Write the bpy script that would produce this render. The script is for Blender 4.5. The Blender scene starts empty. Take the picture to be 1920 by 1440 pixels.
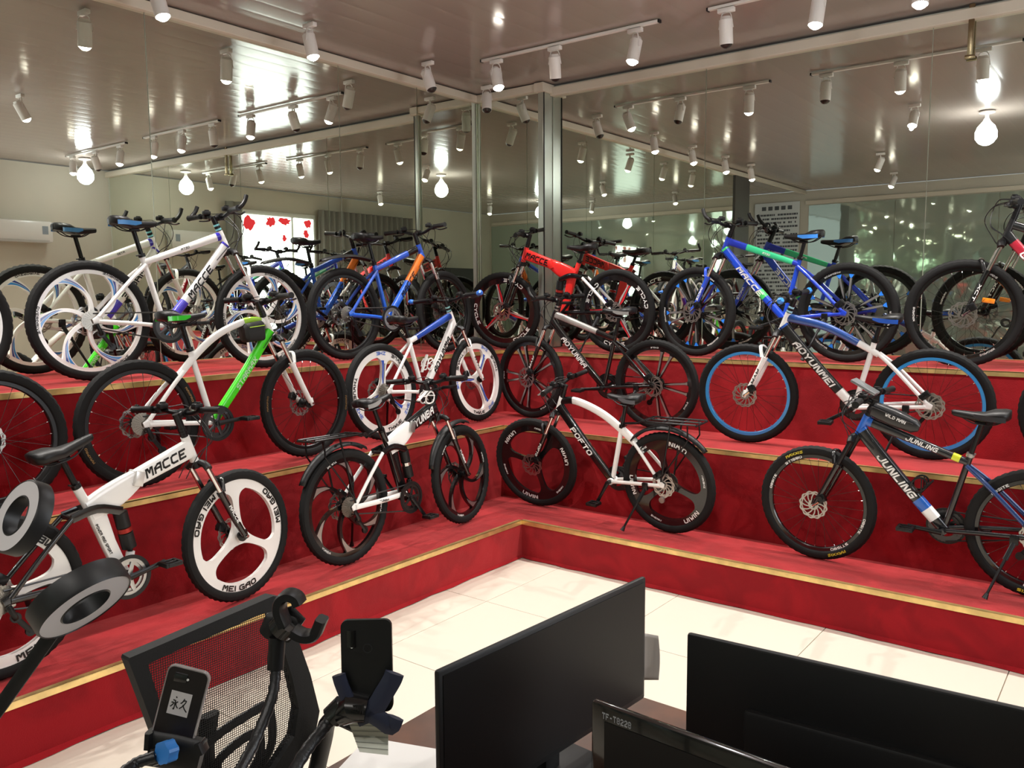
import bpy, bmesh, math, random
from mathutils import Vector, Matrix

# ------------------------------------------------------------------ camera, world, exposure
scn = bpy.context.scene
FPX, YAW, PITCH, ROLL = 1570.3, 0.6562, -0.1046, -0.0061
CAM = Vector((-5.0756, -4.2013, 1.822))
F_ = Vector((math.cos(YAW) * math.cos(PITCH), math.sin(YAW) * math.cos(PITCH), math.sin(PITCH)))
R_ = F_.cross(Vector((0, 0, 1))).normalized()
U_ = R_.cross(F_)
R_, U_ = R_ * math.cos(ROLL) + U_ * math.sin(ROLL), -R_ * math.sin(ROLL) + U_ * math.cos(ROLL)
cd = bpy.data.cameras.new('camera')
cd.sensor_fit = 'HORIZONTAL'
cd.sensor_width = 36.0
cd.lens = 36.0 * FPX / 1920.0
cd.clip_start, cd.clip_end = 0.02, 200
camo = bpy.data.objects.new('camera', cd)
scn.collection.objects.link(camo)
camo.matrix_world = Matrix(((R_.x, U_.x, -F_.x, CAM.x), (R_.y, U_.y, -F_.y, CAM.y), (R_.z, U_.z, -F_.z, CAM.z), (0, 0, 0, 1)))
scn.camera = camo
wd = bpy.data.worlds.new('world')
scn.world = wd
wd.use_nodes = True
wd.node_tree.nodes['Background'].inputs[0].default_value = (0.85, 0.92, 1.0, 1)
wd.node_tree.nodes['Background'].inputs[1].default_value = 1.0
vs = scn.view_settings
vs.view_transform = 'Standard'
vs.look = 'None'
vs.gamma = 1
vs.use_curve_mapping = False
vs.exposure = -0.25
SPOT_W, WINDOW_E, BULB_E = 150.0, 8.0, 85.0


def ray(u, v):
    return F_ + R_ * ((u - 960) / FPX) - U_ * ((v - 720) / FPX)


def px(u, v, d):
    return CAM + ray(u, v) * d


def px_z(u, v, z):
    r = ray(u, v)
    return CAM + r * ((z - CAM.z) / r.z)


scn.cycles.max_bounces = 13
scn.cycles.glossy_bounces = 8
scn.cycles.diffuse_bounces = 3
scn.cycles.transparent_max_bounces = 12
C = scn.collection
random.seed(7)


# ------------------------------------------------------------------ materials
def lin(c):
    return tuple((x / 12.92 if x <= 0.04045 else ((x + 0.055) / 1.055) ** 2.4) for x in c)


def rgb(h):
    return lin((int(h[0:2], 16) / 255, int(h[2:4], 16) / 255, int(h[4:6], 16) / 255))


_M = {}


def mat(name, h='888888', rough=0.5, metal=0.0, coat=0.0, spec=0.5, emit=0.0, alpha=1.0, noise=None, bump=None, emit_col=None):
    if name in _M:
        return _M[name]
    m = bpy.data.materials.new(name)
    m.use_nodes = True
    nt = m.node_tree
    b = nt.nodes['Principled BSDF']
    col = rgb(h)
    b.inputs['Base Color'].default_value = (*col, 1)
    b.inputs['Roughness'].default_value = rough
    b.inputs['Metallic'].default_value = metal
    b.inputs['Coat Weight'].default_value = coat
    b.inputs['Coat Roughness'].default_value = 0.06
    b.inputs['Specular IOR Level'].default_value = spec
    b.inputs['Alpha'].default_value = alpha
    if emit:
        b.inputs['Emission Color'].default_value = (*(rgb(emit_col) if emit_col else col), 1)
        b.inputs['Emission Strength'].default_value = emit
    tc = nt.nodes.new('ShaderNodeTexCoord')
    if noise:
        sc, amt, det = noise
        n = nt.nodes.new('ShaderNodeTexNoise')
        n.inputs['Scale'].default_value = sc
        n.inputs['Detail'].default_value = det
        nt.links.new(tc.outputs['Object'], n.inputs['Vector'])
        r = nt.nodes.new('ShaderNodeValToRGB')
        r.color_ramp.elements[0].position = 0.32
        r.color_ramp.elements[1].position = 0.7
        r.color_ramp.elements[0].color = (*[x * (1 - amt) for x in col], 1)
        r.color_ramp.elements[1].color = (*[min(1, x * (1 + amt)) for x in col], 1)
        nt.links.new(n.outputs['Fac'], r.inputs['Fac'])
        nt.links.new(r.outputs['Color'], b.inputs['Base Color'])
    if bump:
        sc, st, dist = bump
        n = nt.nodes.new('ShaderNodeTexNoise')
        n.inputs['Scale'].default_value = sc
        n.inputs['Detail'].default_value = 3
        nt.links.new(tc.outputs['Object'], n.inputs['Vector'])
        bp = nt.nodes.new('ShaderNodeBump')
        bp.inputs['Strength'].default_value = st
        bp.inputs['Distance'].default_value = dist
        nt.links.new(n.outputs['Fac'], bp.inputs['Height'])
        nt.links.new(bp.outputs['Normal'], b.inputs['Normal'])
    _M[name] = m
    return m


def paint(h, rough=0.28):
    return mat('paint_' + h, h, rough, 0.0, coat=0.6)


RUBBER = mat('rubber', '0f0f0f', 0.75, spec=0.3, bump=(220, 0.15, 0.002))
BLACKP = mat('black_plastic', '0e0e0f', 0.45, spec=0.4)
BLACKG = mat('black_gloss', '0c0c0d', 0.22, coat=0.5)
BLACKM = mat('black_metal', '101012', 0.34, 0.3)
CHROME = mat('chrome', 'd8d8d6', 0.14, 1.0)
ALU = mat('aluminium', 'b4b4b2', 0.33, 0.9)
STEEL = mat('steel_dark', '4a4a4b', 0.35, 0.9)
WHITEP = mat('white_paint', 'eceae6', 0.25, coat=0.5)
DECW = mat('decal_white', 'f0efec', 0.4)
DECK = mat('decal_black', '101010', 0.4)
MIRROR = mat('mirror_glass', 'e9eee4', 0.004, 1.0)
BACKMIR = mat('mirror_glass_wavy', 'bccabd', 0.03, 0.6, bump=(1.6, 0.08, 0.03))
BRASS = mat('brass_strip', 'e6c684', 0.3, 0.75, noise=(14, 0.16, 2))
CREAM = mat('cream_wall', 'cdc7b6', 0.7, noise=(1.3, 0.04, 2))
MOULD = mat('moulding_white', 'd8cfbd', 0.6)


def carpet_mat():
    m = bpy.data.materials.new('red_carpet')
    m.use_nodes = True
    nt = m.node_tree
    b = nt.nodes['Principled BSDF']
    b.inputs['Roughness'].default_value = 0.92
    b.inputs['Specular IOR Level'].default_value = 0.15
    b.inputs['Sheen Weight'].default_value = 0.9
    b.inputs['Sheen Roughness'].default_value = 0.5
    b.inputs['Sheen Tint'].default_value = (0.9, 0.20, 0.19, 1)
    tc = nt.nodes.new('ShaderNodeTexCoord')
    n1 = nt.nodes.new('ShaderNodeTexNoise')
    n1.inputs['Scale'].default_value = 3.2
    n1.inputs['Detail'].default_value = 3
    n1.inputs['Distortion'].default_value = 1.2
    nt.links.new(tc.outputs['Object'], n1.inputs['Vector'])
    r = nt.nodes.new('ShaderNodeValToRGB')
    r.color_ramp.elements[0].position = 0.4
    r.color_ramp.elements[1].position = 0.6
    r.color_ramp.elements[0].color = (*rgb('7c0a14'), 1)
    r.color_ramp.elements[1].color = (*rgb('8e0e18'), 1)
    nt.links.new(n1.outputs['Fac'], r.inputs['Fac'])
    nt.links.new(r.outputs['Color'], b.inputs['Base Color'])
    n2 = nt.nodes.new('ShaderNodeTexNoise')
    n2.inputs['Scale'].default_value = 260
    n3 = nt.nodes.new('ShaderNodeTexNoise')
    n3.inputs['Scale'].default_value = 5
    nt.links.new(tc.outputs['Object'], n2.inputs['Vector'])
    nt.links.new(tc.outputs['Object'], n3.inputs['Vector'])
    b1 = nt.nodes.new('ShaderNodeBump')
    b1.inputs['Strength'].default_value = 0.35
    b1.inputs['Distance'].default_value = 0.004
    b2 = nt.nodes.new('ShaderNodeBump')
    b2.inputs['Strength'].default_value = 0.25
    b2.inputs['Distance'].default_value = 0.03
    nt.links.new(n2.outputs['Fac'], b1.inputs['Height'])
    nt.links.new(n3.outputs['Fac'], b2.inputs['Height'])
    nt.links.new(b2.outputs['Normal'], b1.inputs['Normal'])
    nt.links.new(b1.outputs['Normal'], b.inputs['Normal'])
    return m


CARPET = carpet_mat()


# ------------------------------------------------------------------ geometry helpers
def link(o, parent=None):
    C.objects.link(o)
    if parent:
        o.parent = parent
    return o


def tag(o, label=None, cat=None, group=None, kind=None):
    if label:
        o['label'] = label
    if cat:
        o['category'] = cat
    if group:
        o['group'] = group
    if kind:
        o['kind'] = kind
    return o


def empty(name, loc=(0, 0, 0), rz=0, label=None, cat=None, group=None):
    o = bpy.data.objects.new(name, None)
    link(o)
    o.location = loc
    o.rotation_euler = (0, 0, rz)
    return tag(o, label, cat, group)


def frame3(t, ref):
    t = t.normalized()
    b = Vector(ref) - t * t.dot(Vector(ref))
    if b.length < 1e-5:
        b = t.orthogonal()
    b.normalize()
    return b.cross(t).normalized(), b   # a (height axis), b (ref axis)


def cr(pts, k=6):
    """Catmull-Rom through pts."""
    P = [Vector(q) for q in pts]
    if len(P) < 3:
        return P
    P = [P[0] * 2 - P[1]] + P + [P[-1] * 2 - P[-2]]
    out = []
    for i in range(1, len(P) - 2):
        for j in range(k):
            t = j / k
            a, b, c, d = P[i - 1], P[i], P[i + 1], P[i + 2]
            out.append(0.5 * ((2 * b) + (c - a) * t + (2 * a - 5 * b + 4 * c - d) * t * t + (3 * b - a - 3 * c + d) * t ** 3))
    out.append(P[-2].copy())
    return out


class MB:
    def __init__(s):
        s.v, s.f, s.m = [], [], []
        s.mi = 0

    def add(s, vs, fs):
        o = len(s.v)
        s.v += [tuple(q) for q in vs]
        s.f += [tuple(i + o for i in f) for f in fs]
        s.m += [s.mi] * len(fs)
        return s

    def box(s, c, d, rot=None, bev=0.0):
        x, y, z = d[0] / 2, d[1] / 2, d[2] / 2
        if bev:
            b = min(bev, x * .9, y * .9, z * .9)
            bm = bmesh.new()
            bmesh.ops.create_cube(bm, size=1)
            for q in bm.verts:
                q.co = Vector((q.co.x * 2 * x, q.co.y * 2 * y, q.co.z * 2 * z))
            bmesh.ops.bevel(bm, geom=bm.edges[:], offset=b, segments=2, affect='EDGES', profile=0.5)
            bm.verts.index_update()
            V = [q.co.copy() for q in bm.verts]
            Fc = [tuple(q.index for q in f.verts) for f in bm.faces]
            bm.free()
        else:
            V = [Vector((i, j, k)) for i in (-x, x) for j in (-y, y) for k in (-z, z)]
            Fc = [(0, 1, 3, 2), (4, 6, 7, 5), (0, 4, 5, 1), (2, 3, 7, 6), (0, 2, 6, 4), (1, 5, 7, 3)]
        if rot is not None:
            V = [rot @ q for q in V]
        c = Vector(c)
        return s.add([q + c for q in V], Fc)

    def tube(s, pts, r, n=10, ref=(0, 1, 0), sq=2.0, caps=True, closed=False):
        P = [Vector(q) for q in pts]
        N = len(P)
        rs = r if isinstance(r, (list, tuple)) and len(r) == N and not isinstance(r, tuple) else [r] * N
        V = []
        e = 2.0 / sq
        for i in range(N):
            if closed:
                t = P[(i + 1) % N] - P[i - 1]
            else:
                t = P[min(i + 1, N - 1)] - P[max(i - 1, 0)]
            a, b = frame3(t, ref)
            ra, rb = rs[i] if isinstance(rs[i], tuple) else (rs[i], rs[i])
            for k in range(n):
                th = 2 * math.pi * (k + 0.5) / n
                c_, s_ = math.cos(th), math.sin(th)
                V.append(P[i] + a * (ra * math.copysign(abs(c_) ** e, c_)) + b * (rb * math.copysign(abs(s_) ** e, s_)))
        Fc = []
        for i in range(N if closed else N - 1):
            j = (i + 1) % N
            for k in range(n):
                l = (k + 1) % n
                Fc.append((i * n + k, j * n + k, j * n + l, i * n + l))
        if caps and not closed:
            Fc.append(tuple(range(n)))
            Fc.append(tuple((N - 1) * n + k for k in reversed(range(n))))
        return s.add(V, Fc)

    def cyl(s, p0, p1, r, n=16, r1=None):
        return s.tube([p0, p1], [r, r if r1 is None else r1], n, ref=(0.31, 0.83, 0.46))

    def lathe(s, prof, n=24, axis='z', c=(0, 0, 0), rot=None, closed=False):
        """prof: (radius, height) list along the axis."""
        V = []
        for i in range(n):
            th = 2 * math.pi * i / n
            for (r, h) in prof:
                q = {'z': (r * math.cos(th), r * math.sin(th), h), 'y': (r * math.cos(th), h, r * math.sin(th)), 'x': (h, r * math.cos(th), r * math.sin(th))}[axis]
                V.append(Vector(q))
        if rot is not None:
            V = [rot @ q for q in V]
        c = Vector(c)
        m = len(prof)
        Fc = []
        for i in range(n):
            j = (i + 1) % n
            for k in range(m if closed else m - 1):
                l = (k + 1) % m
                Fc.append((i * m + k, i * m + l, j * m + l, j * m + k))
        return s.add([q + c for q in V], Fc)

    def prism(s, poly, z0, z1):
        """poly: list of (x, y), extruded along z."""
        n = len(poly)
        return s.add([(x, y, z0) for x, y in poly] + [(x, y, z1) for x, y in poly],
                     [tuple(reversed(range(n))), tuple(range(n, 2 * n))] + [(i, (i + 1) % n, n + (i + 1) % n, n + i) for i in range(n)])

    def mesh(s, name, mats, smooth=True, ang=38):
        me = bpy.data.meshes.new(name)
        me.from_pydata(s.v, [], s.f)
        if not isinstance(mats, (list, tuple)):
            mats = [mats]
        for m in mats:
            me.materials.append(m)
        if len(mats) > 1:
            me.polygons.foreach_set('material_index', s.m)
        bm = bmesh.new()
        bm.from_mesh(me)
        bmesh.ops.recalc_face_normals(bm, faces=bm.faces)
        bm.to_mesh(me)
        bm.free()
        if smooth:
            me.polygons.foreach_set('use_smooth', [True] * len(me.polygons))
            me.set_sharp_from_angle(angle=math.radians(ang))
        me.update()
        return me

    def build(s, name, mats, parent=None, smooth=True, ang=38):
        return link(bpy.data.objects.new(name, s.mesh(name, mats, smooth, ang)), parent)


def fill2d(loops, t, axis='y'):
    """Flat plate with holes: loops of (x, z); thickness t along y."""
    bm = bmesh.new()
    edges, rings = [], []
    for lp in loops:
        vs_ = [bm.verts.new((x, 0, z)) for x, z in lp]
        rings.append(vs_)
        for i in range(len(vs_)):
            edges.append(bm.edges.new((vs_[i], vs_[(i + 1) % len(vs_)])))
    bmesh.ops.triangle_fill(bm, use_beauty=True, use_dissolve=False, edges=edges)
    bm.verts.index_update()
    V = [(q.co.x, q.co.z) for q in bm.verts]
    T = [tuple(q.index for q in f.verts) for f in bm.faces]
    R = [[q.index for q in r] for r in rings]
    bm.free()
    n = len(V)
    vs3 = [(x, -t / 2, z) for x, z in V] + [(x, t / 2, z) for x, z in V]
    fs = list(T) + [tuple(i + n for i in reversed(f)) for f in T]
    for r in R:
        for i in range(len(r)):
            j = (i + 1) % len(r)
            fs.append((r[i], r[j], r[j] + n, r[i] + n))
    return vs3, fs


_T = {}
# strokes of a square sign-painter's alphabet on a 4 x 6 grid
GLYPH = {
    'A': ['00 04 26 46 40', '03 43'], 'B': ['00 06 36 45 44 33 03', '33 42 41 30 00'], 'C': ['46 16 05 01 10 40'], 'D': ['00 06 26 44 42 20 00'], 'E': ['46 06 00 40', '03 33'],
    'F': ['00 06 46', '03 33'], 'G': ['46 16 05 01 10 40 43 23'], 'H': ['00 06', '40 46', '03 43'], 'I': ['00 06'], 'J': ['46 41 30 10 01 02'], 'K': ['00 06', '46 03 40'], 'L': ['06 00 40'],
    'M': ['00 06 16 23 36 46 40'], 'N': ['00 06 16 30 40 46'], 'O': ['10 01 05 16 36 45 41 30 10'], 'P': ['00 06 36 45 44 33 03'], 'R': ['00 06 36 45 44 33 03', '23 40'], 'S': ['46 16 05 04 13 33 42 41 30 00'],
    'T': ['06 46', '26 20'], 'U': ['06 01 10 30 41 46'], 'V': ['06 20 46'], 'W': ['06 10 23 30 46'], 'X': ['00 46', '06 40'], 'Y': ['06 23 46', '23 20'], 'Z': ['06 46 00 40'],
    '0': ['10 01 05 16 36 45 41 30 10'], '1': ['05 16 10'], '2': ['05 16 36 45 44 01 00 40'], '3': ['06 46 23 33 42 41 30 00'], '5': ['46 06 03 33 42 41 30 00'], '7': ['06 46 20'],
    '8': ['13 04 05 16 36 45 44 33 13 02 01 10 30 41 42 33'], '-': ['13 33'], ' ': []}


def text2d(s, bold=0.012, shear=0.0, xs=1.0):
    """Letters as flat quads, height 1, centred; returns (verts2d, faces, width)."""
    k = (s, bold, shear, xs)
    if k in _T:
        return _T[k]
    hw = 0.1 + bold
    V, Fc = [], []
    x0 = 0.0
    for ch_ in s:
        for st in GLYPH[ch_]:
            P = [(x0 + (0.1 + int(q[0]) * 0.19) * xs, hw + int(q[1]) / 6 * (1 - 2 * hw)) for q in st.split()]
            for (ax_, ay), (bx, by) in zip(P, P[1:]):
                dx, dy = bx - ax_, by - ay
                l_ = math.hypot(dx, dy)
                dx, dy = dx / l_, dy / l_
                e = hw * 0.8
                px_, py = -dy * hw * 1.15, dx * hw
                o = len(V)
                V += [(ax_ - dx * e + px_, ay - dy * e + py), (ax_ - dx * e - px_, ay - dy * e - py), (bx + dx * e - px_, by + dy * e - py), (bx + dx * e + px_, by + dy * e + py)]
                Fc.append((o, o + 1, o + 2, o + 3))
        x0 += (0.42 if ch_ == 'I' else 0.6 if ch_ == '1' else (0.5 if ch_ == ' ' else 1.12)) * xs
    V = [(x + y * shear * 1.6, min(1.0, max(0.0, y))) for x, y in V]
    a, b = min(q[0] for q in V), max(q[0] for q in V)
    V = [(x - (a + b) / 2, y - 0.5) for x, y in V]
    _T[k] = (V, Fc, b - a)
    return _T[k]


def put_text(s, center, D, N, height, parent, m, width=None, bold=0.012, shear=0.0, xs=1.15, name='lettering', spread=None):
    V, Fc, w = text2d(s, bold, shear, xs)
    D = Vector(D).normalized()
    N = Vector(N).normalized()
    U = N.cross(D).normalized()
    kx = height if width is None else width / w
    c = Vector(center)
    mb = MB()
    mb.add([c + D * (x * kx) + U * (y * height) for x, y in V], Fc)
    me = bpy.data.meshes.new(name)
    me.from_pydata(mb.v, [], mb.f)
    me.materials.append(m)
    return link(bpy.data.objects.new(name, me), parent)


def arc_text(mb, s, r, th0, h, y, side, bold=0.02, xs=1.3, shear=0.0, inward=False):
    """Letters bent along a circle of radius r about the y axis, centred at angle th0."""
    V, Fc, w = text2d(s, bold, shear, xs)
    out = []
    for x, yy in V:
        f = -1 if inward else 1
        th = th0 - f * side * x * h * 0.9 / r
        rr = r + f * yy * h
        out.append((rr * math.cos(th), y, rr * math.sin(th)))
    mb.add(out, Fc)


# ------------------------------------------------------------------ the room
YM, XM, XN = 0.94, 1.20, 1.08
ZC, ZM, ZR = 3.665, 3.602, 3.572
H = [0.0, 0.2634, 0.8171, 1.3521]
YE = [None, -0.7633, -0.2083, 0.3123]
XE = [None, -0.5104, -0.0013, 0.6596]
XL, YB = -4.7, -5.3            # far ends of the two wings of steps
YW, XW = -6.19, -7.85          # the two other walls


def struct(name, mb, m, smooth=False):
    o = mb.build(name, m, None, smooth)
    o['kind'] = 'structure'
    return o


# floor: grout bed and tiles
fl = struct('floor', MB().box((-3.3, -2.2, -0.06), (9.4, 8.4, 0.1)), mat('grout', 'b9ad99', 0.8))
TILE = mat('cream_tile', 'd2c9ba', 0.28, coat=0.15, noise=(0.9, 0.015, 2))
T0 = 0.875
tm = MB().box((0, 0, 0), (T0 - 0.004, T0 - 0.004, 0.012), bev=0.0015).mesh('tile', TILE, False)
for i in range(-8, 2):
    for j in range(-6, 1):
        x0, y0 = -1.32 + i * T0 + T0 / 2, -1.105 + j * T0 + T0 / 2
        if x0 < -7.6 or y0 < -6.2:
            continue
        o = link(bpy.data.objects.new('tile', tm), fl)
        o.location = (x0, y0, -0.006)

# ceiling: glossy boards running along X
ce = struct('ceiling', MB().box((-3.3, -2.0, ZC + 0.06), (9.4, 9.0, 0.08)), mat('ceiling_bed', '8a7d72', 0.6))
CEIL = mat('ceiling_board', 'a4978f', 0.15, noise=(0.5, 0.03, 1))
prof, wd_ = [], 0.2
for k in range(9):
    t = k / 8
    prof.append(((t - 0.5) * (wd_ - 0.0006), -0.0005 * math.sin(math.pi * t) + (0.0003 if k in (0, 8) else 0)))
mbc = MB()
for i in range(8):
    (ya, za), (yb, zb) = prof[i], prof[i + 1]
    mbc.add([(-4.58, ya, za), (4.62, ya, za), (4.62, yb, zb), (-4.58, yb, zb)], [(0, 1, 2, 3)])
cm = mbc.mesh('ceiling_board', CEIL, True)
for j in range(43):
    o = link(bpy.data.objects.new('ceiling_board', cm), ce)
    o.location = (-3.3, -6.2 + 0.1 + j * wd_, ZC + 0.01)

# mirrored walls: backing plus panels
BACKING = mat('mirror_backing', 'cfd3c4', 0.5)
EDGE = mat('mirror_edge', 'd6e0c8', 0.15, 0.6)


def mirror_wall(name, c, d):
    return struct(name, MB().box(c, d), BACKING)


def panel(wall, c, d, m=MIRROR, rz=0.0, rx=0.0):
    o = MB().box((0, 0, 0), d).build('mirror_panel', m, wall, False)
    o.location = c
    o.rotation_euler = (rx, 0, rz)
    return o


wl = mirror_wall('wall_left', (-1.71, YM + 0.06, ZC / 2), (6.0, 0.1, ZC))
for i, (a, b) in enumerate(((-4.69, -3.72), (-3.72, -2.15), (-2.15, -0.58), (-0.58, 0.29), (0.29, 1.02))):
    panel(wl, ((a + b) / 2, YM + 0.004, (H[3] + ZM) / 2), (b - a - 0.006, 0.006, ZM - H[3]), rz=math.radians((0.05, -0.06, 0.08, -0.05, 0.1)[i]))
wr = mirror_wall('wall_right', (XM + 0.06, -2.65, ZC / 2), (0.1, 7.2, ZC))
for i, (a, b) in enumerate(((-6.15, -4.5), (-4.5, -2.91), (-2.91, -1.3), (-1.3, 0.158))):
    panel(wr, (XM + 0.004, (a + b) / 2, (H[3] + ZR) / 2), (0.006, b - a - 0.006, ZR - H[3]), rz=math.radians((0.05, -0.05, 0.06, -0.04)[i]))
panel(wr, (XN + 0.004, (0.22 + YM) / 2, (H[3] + ZM) / 2), (0.006, YM - 0.22 - 0.004, ZM - H[3]), rz=0.0)
# steel corner post that steps the right mirror forward
BRUSHED = mat('brushed_steel', 'c4c9be', 0.2, 0.6, noise=(3, 0.05, 1))
post = struct('column_steel', MB().box(((XN + XM) / 2 - 0.01, 0.19, (H[3] + ZM) / 2), (XM - XN + 0.02, 0.06, ZM - H[3] - 0.002), bev=0.006), BRUSHED)
MB().box((XN - 0.016, 0.155, (H[3] + ZM) / 2), (0.006, 0.008, ZM - H[3] - 0.01)).build('black_edge_strip', BLACKP, post, False)
MB().box((XN - 0.006, YM - 0.012, (H[3] + ZM) / 2), (0.006, 0.012, ZM - H[3] - 0.01)).build('glass_edge_strip', EDGE, post, False)

# moulding under the ceiling
tl = struct('trim_1', MB().box(((XW + XN) / 2, YM - 0.018, (ZM + ZC) / 2), (XN - XW, 0.05, ZC - ZM), bev=0.006), MOULD)
mbt = MB().box((XM - 0.018, (0.16 + YW) / 2, (ZR + ZC - 0.02) / 2), (0.05, 0.16 - YW, ZC - ZR - 0.02), bev=0.006)
tr = struct('trim_2', mbt, MOULD)
tr2 = struct('trim_3', MB().box((XN - 0.018, (YM + 0.16) / 2, (ZM + ZC) / 2), (0.05, YM - 0.16 - 0.05, ZC - ZM), bev=0.006).box(((XN + XM) / 2 - 0.03, 0.185, (ZM + ZC) / 2 - 0.006), (XM - XN + 0.06, 0.1, ZC - ZM + 0.014), bev=0.005), MOULD)
# metal clip hanging on the right mirror
clip = MB().box((XM - 0.03, -3.14, 3.5), (0.02, 0.035, 0.34), bev=0.004).box((XM - 0.03, -3.14, 3.34), (0.03, 0.06, 0.025), bev=0.004).build('mirror_clip_rail', mat('clip_brass', '9a8a6c', 0.25, 0.9), None)
tag(clip, 'vertical brushed metal clip rail fixed at the top of the big mirror', 'clip rail')

# other walls
wf = struct('wall_front', MB().box((-3.3, YW - 0.06, ZC / 2), (9.2, 0.1, ZC)), CREAM)
wb = struct('wall_back', MB().box((XW - 0.06, -2.0, ZC / 2), (0.1, 9.0, ZC)), CREAM)
ws = struct('wall_alcove', MB().box((-6.3, 2.3, ZC / 2), (3.2, 0.1, ZC)), CREAM)
wcap = struct('column_dark', MB().box((-4.99, YM + 0.06, ZC / 2), (0.55, 0.16, ZC)), mat('dark_grey_panel', '4c4a46', 0.4))
for i, (a, b) in enumerate(((0.85, -0.6), (-0.6, -2.1), (-2.1, -3.6), (-3.6, -5.1), (-5.1, -6.15))):
    panel(wb, (XW + 0.004, (a + b) / 2, 1.75), (0.006, a - b - 0.008, 3.3), BACKMIR, rz=math.radians((0.3, -0.4, 0.35, -0.3, 0.2)[i]))
trb = struct('trim_4', MB().box((XW + 0.02, -2.6, 3.45), (0.05, 7.0, 0.07), bev=0.006), MOULD)


def lshape(i, grow=0.0, yb=YB, xl=XL):
    x0, y0 = XE[i], YE[i]
    x1, y1 = (XE[i + 1], YE[i + 1]) if i < 3 else (XM - 0.002, YM - 0.002)
    return [(xl, y0), (x0, y0), (x0, yb), (x1, yb), (x1, y1), (xl, y1)]


words = {1: 'lowest', 2: 'middle', 3: 'top'}
for i in (1, 2, 3):
    st = empty('carpeted_step', (0, 0, 0), 0, words[i] + ' red carpeted L-shaped display step with brass edging', 'step', 'carpeted display steps')
    if i < 3:
        MB().prism(lshape(i), 0.001, H[i]).build('carpet_body', CARPET, st, False)
    else:
        x0, y0 = XE[3], YE[3]
        poly = [(XL, y0), (x0, y0), (x0, YB), (XM - 0.002, YB), (XM - 0.002, 0.15), (XN - 0.026, 0.15), (XN - 0.026, 0.225), (XN - 0.002, 0.225), (XN - 0.002, YM - 0.002), (XL, YM - 0.002)]
        MB().prism(poly, 0.001, H[3]).build('carpet_body', CARPET, st, False)
    t = 0.004
    w_, hh = 0.03, 0.03
    ya, xa = YE[i], XE[i]
    mb = MB().box(((XL + xa) / 2 - t / 2, ya - t / 2, H[i] - hh / 2 + t), (xa - XL - t, t, hh)).box(((XL + xa) / 2, ya + w_ / 2 - t, H[i] + t / 2), (xa - XL, w_, t))
    mb.build('brass_nosing', BRASS, st, False)
    mb = MB().box((xa - t / 2, (YB + ya) / 2, H[i] - hh / 2 + t), (t, ya - YB, hh)).box((xa + w_ / 2 - t, (YB + ya) / 2, H[i] + t / 2), (w_, ya - YB, t))
    mb.build('brass_nosing', BRASS, st, False)
    # loose carpet hem lying on what is below
    z = H[i - 1]
    hem = []
    if i == 1:
        n = 90
        V, Fc = [], []
        pth = [(XL + (xa - XL) * k / 45, ya, 0, -1) for k in range(45)] + [(xa, ya, -0.7, -0.7)] + [(xa, ya - (ya - YB) * k / 45, -1, 0) for k in range(1, 46)]
        for k, (x, y, nx, ny) in enumerate(pth):
            e = 0.012 + 0.016 * random.random()
            V += [(x + nx * 0.001, y + ny * 0.001, 0.02), (x + nx * e, y + ny * e, 0.002 + 0.004 * random.random())]
        Fc = [(2 * k, 2 * k + 1, 2 * k + 3, 2 * k + 2) for k in range(len(pth) - 1)]
        MB().add(V, Fc).build('carpet_hem', CARPET, st, True, 80)


# ------------------------------------------------------------------ lamps on the ceiling
LAMP_WHITE = mat('lamp_white', 'e6e2dc', 0.4)
GLOW = mat('lamp_glow', 'fff6e6', 0.4, emit=55.0)
DARKLENS = mat('lamp_lens_off', '2a2724', 0.3)
SPOT_I = [0]


def spotlight(base, aim, label, lit=True, group='spotlights on the ceiling', power=1.0):
    """Track head hanging from base (ceiling point), aimed along vector aim."""
    b = Vector(base)
    s = empty('ceiling_spotlight', b, 0, label, 'spotlight', group)
    MB().box((0, 0, -0.014), (0.035, 0.11, 0.028), bev=0.003).build('adapter', LAMP_WHITE, s)
    a = Vector(aim).normalized()
    piv = Vector((0, 0, -0.125))
    side = a.cross(Vector((0, 0, 1)))
    side = side.normalized() if side.length > 1e-3 else Vector((0, 1, 0))
    mb = MB()
    for q in (-1, 1):
        mb.tube(cr([Vector((0, 0, -0.026)), Vector((0, 0, -0.04)) + side * (q * 0.03), piv + side * (q * 0.048)], 4), (0.006, 0.003), 6, ref=side)
    mb.build('yoke', LAMP_WHITE, s)
    rot = a.to_track_quat('Z', 'Y').to_matrix()
    hd = MB().lathe([(0.0, -0.07), (0.03, -0.07), (0.036, -0.055), (0.043, -0.05), (0.043, 0.095), (0.042, 0.1), (0.04, 0.098)], 20, c=piv, rot=rot).build('lamp_head', LAMP_WHITE, s)
    MB().lathe([(0.0, 0.124), (0.014, 0.122), (0.028, 0.113), (0.0405, 0.0975)], 18, c=piv, rot=rot).build('lens', GLOW if lit else DARKLENS, hd)
    if lit:
        ld = bpy.data.lights.new('spot_beam', 'SPOT')
        ld.energy = SPOT_W * power
        ld.color = (1.0, 0.955, 0.90)
        ld.spot_size = math.radians(112)
        ld.spot_blend = 0.65
        ld.shadow_soft_size = 0.018
        lo = bpy.data.objects.new('spot_beam', ld)
        link(lo, s)
        lo.matrix_local = Matrix.Translation(piv + a * 0.132) @ (-a).to_track_quat('Z', 'Y').to_matrix().to_4x4()
    return s


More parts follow.
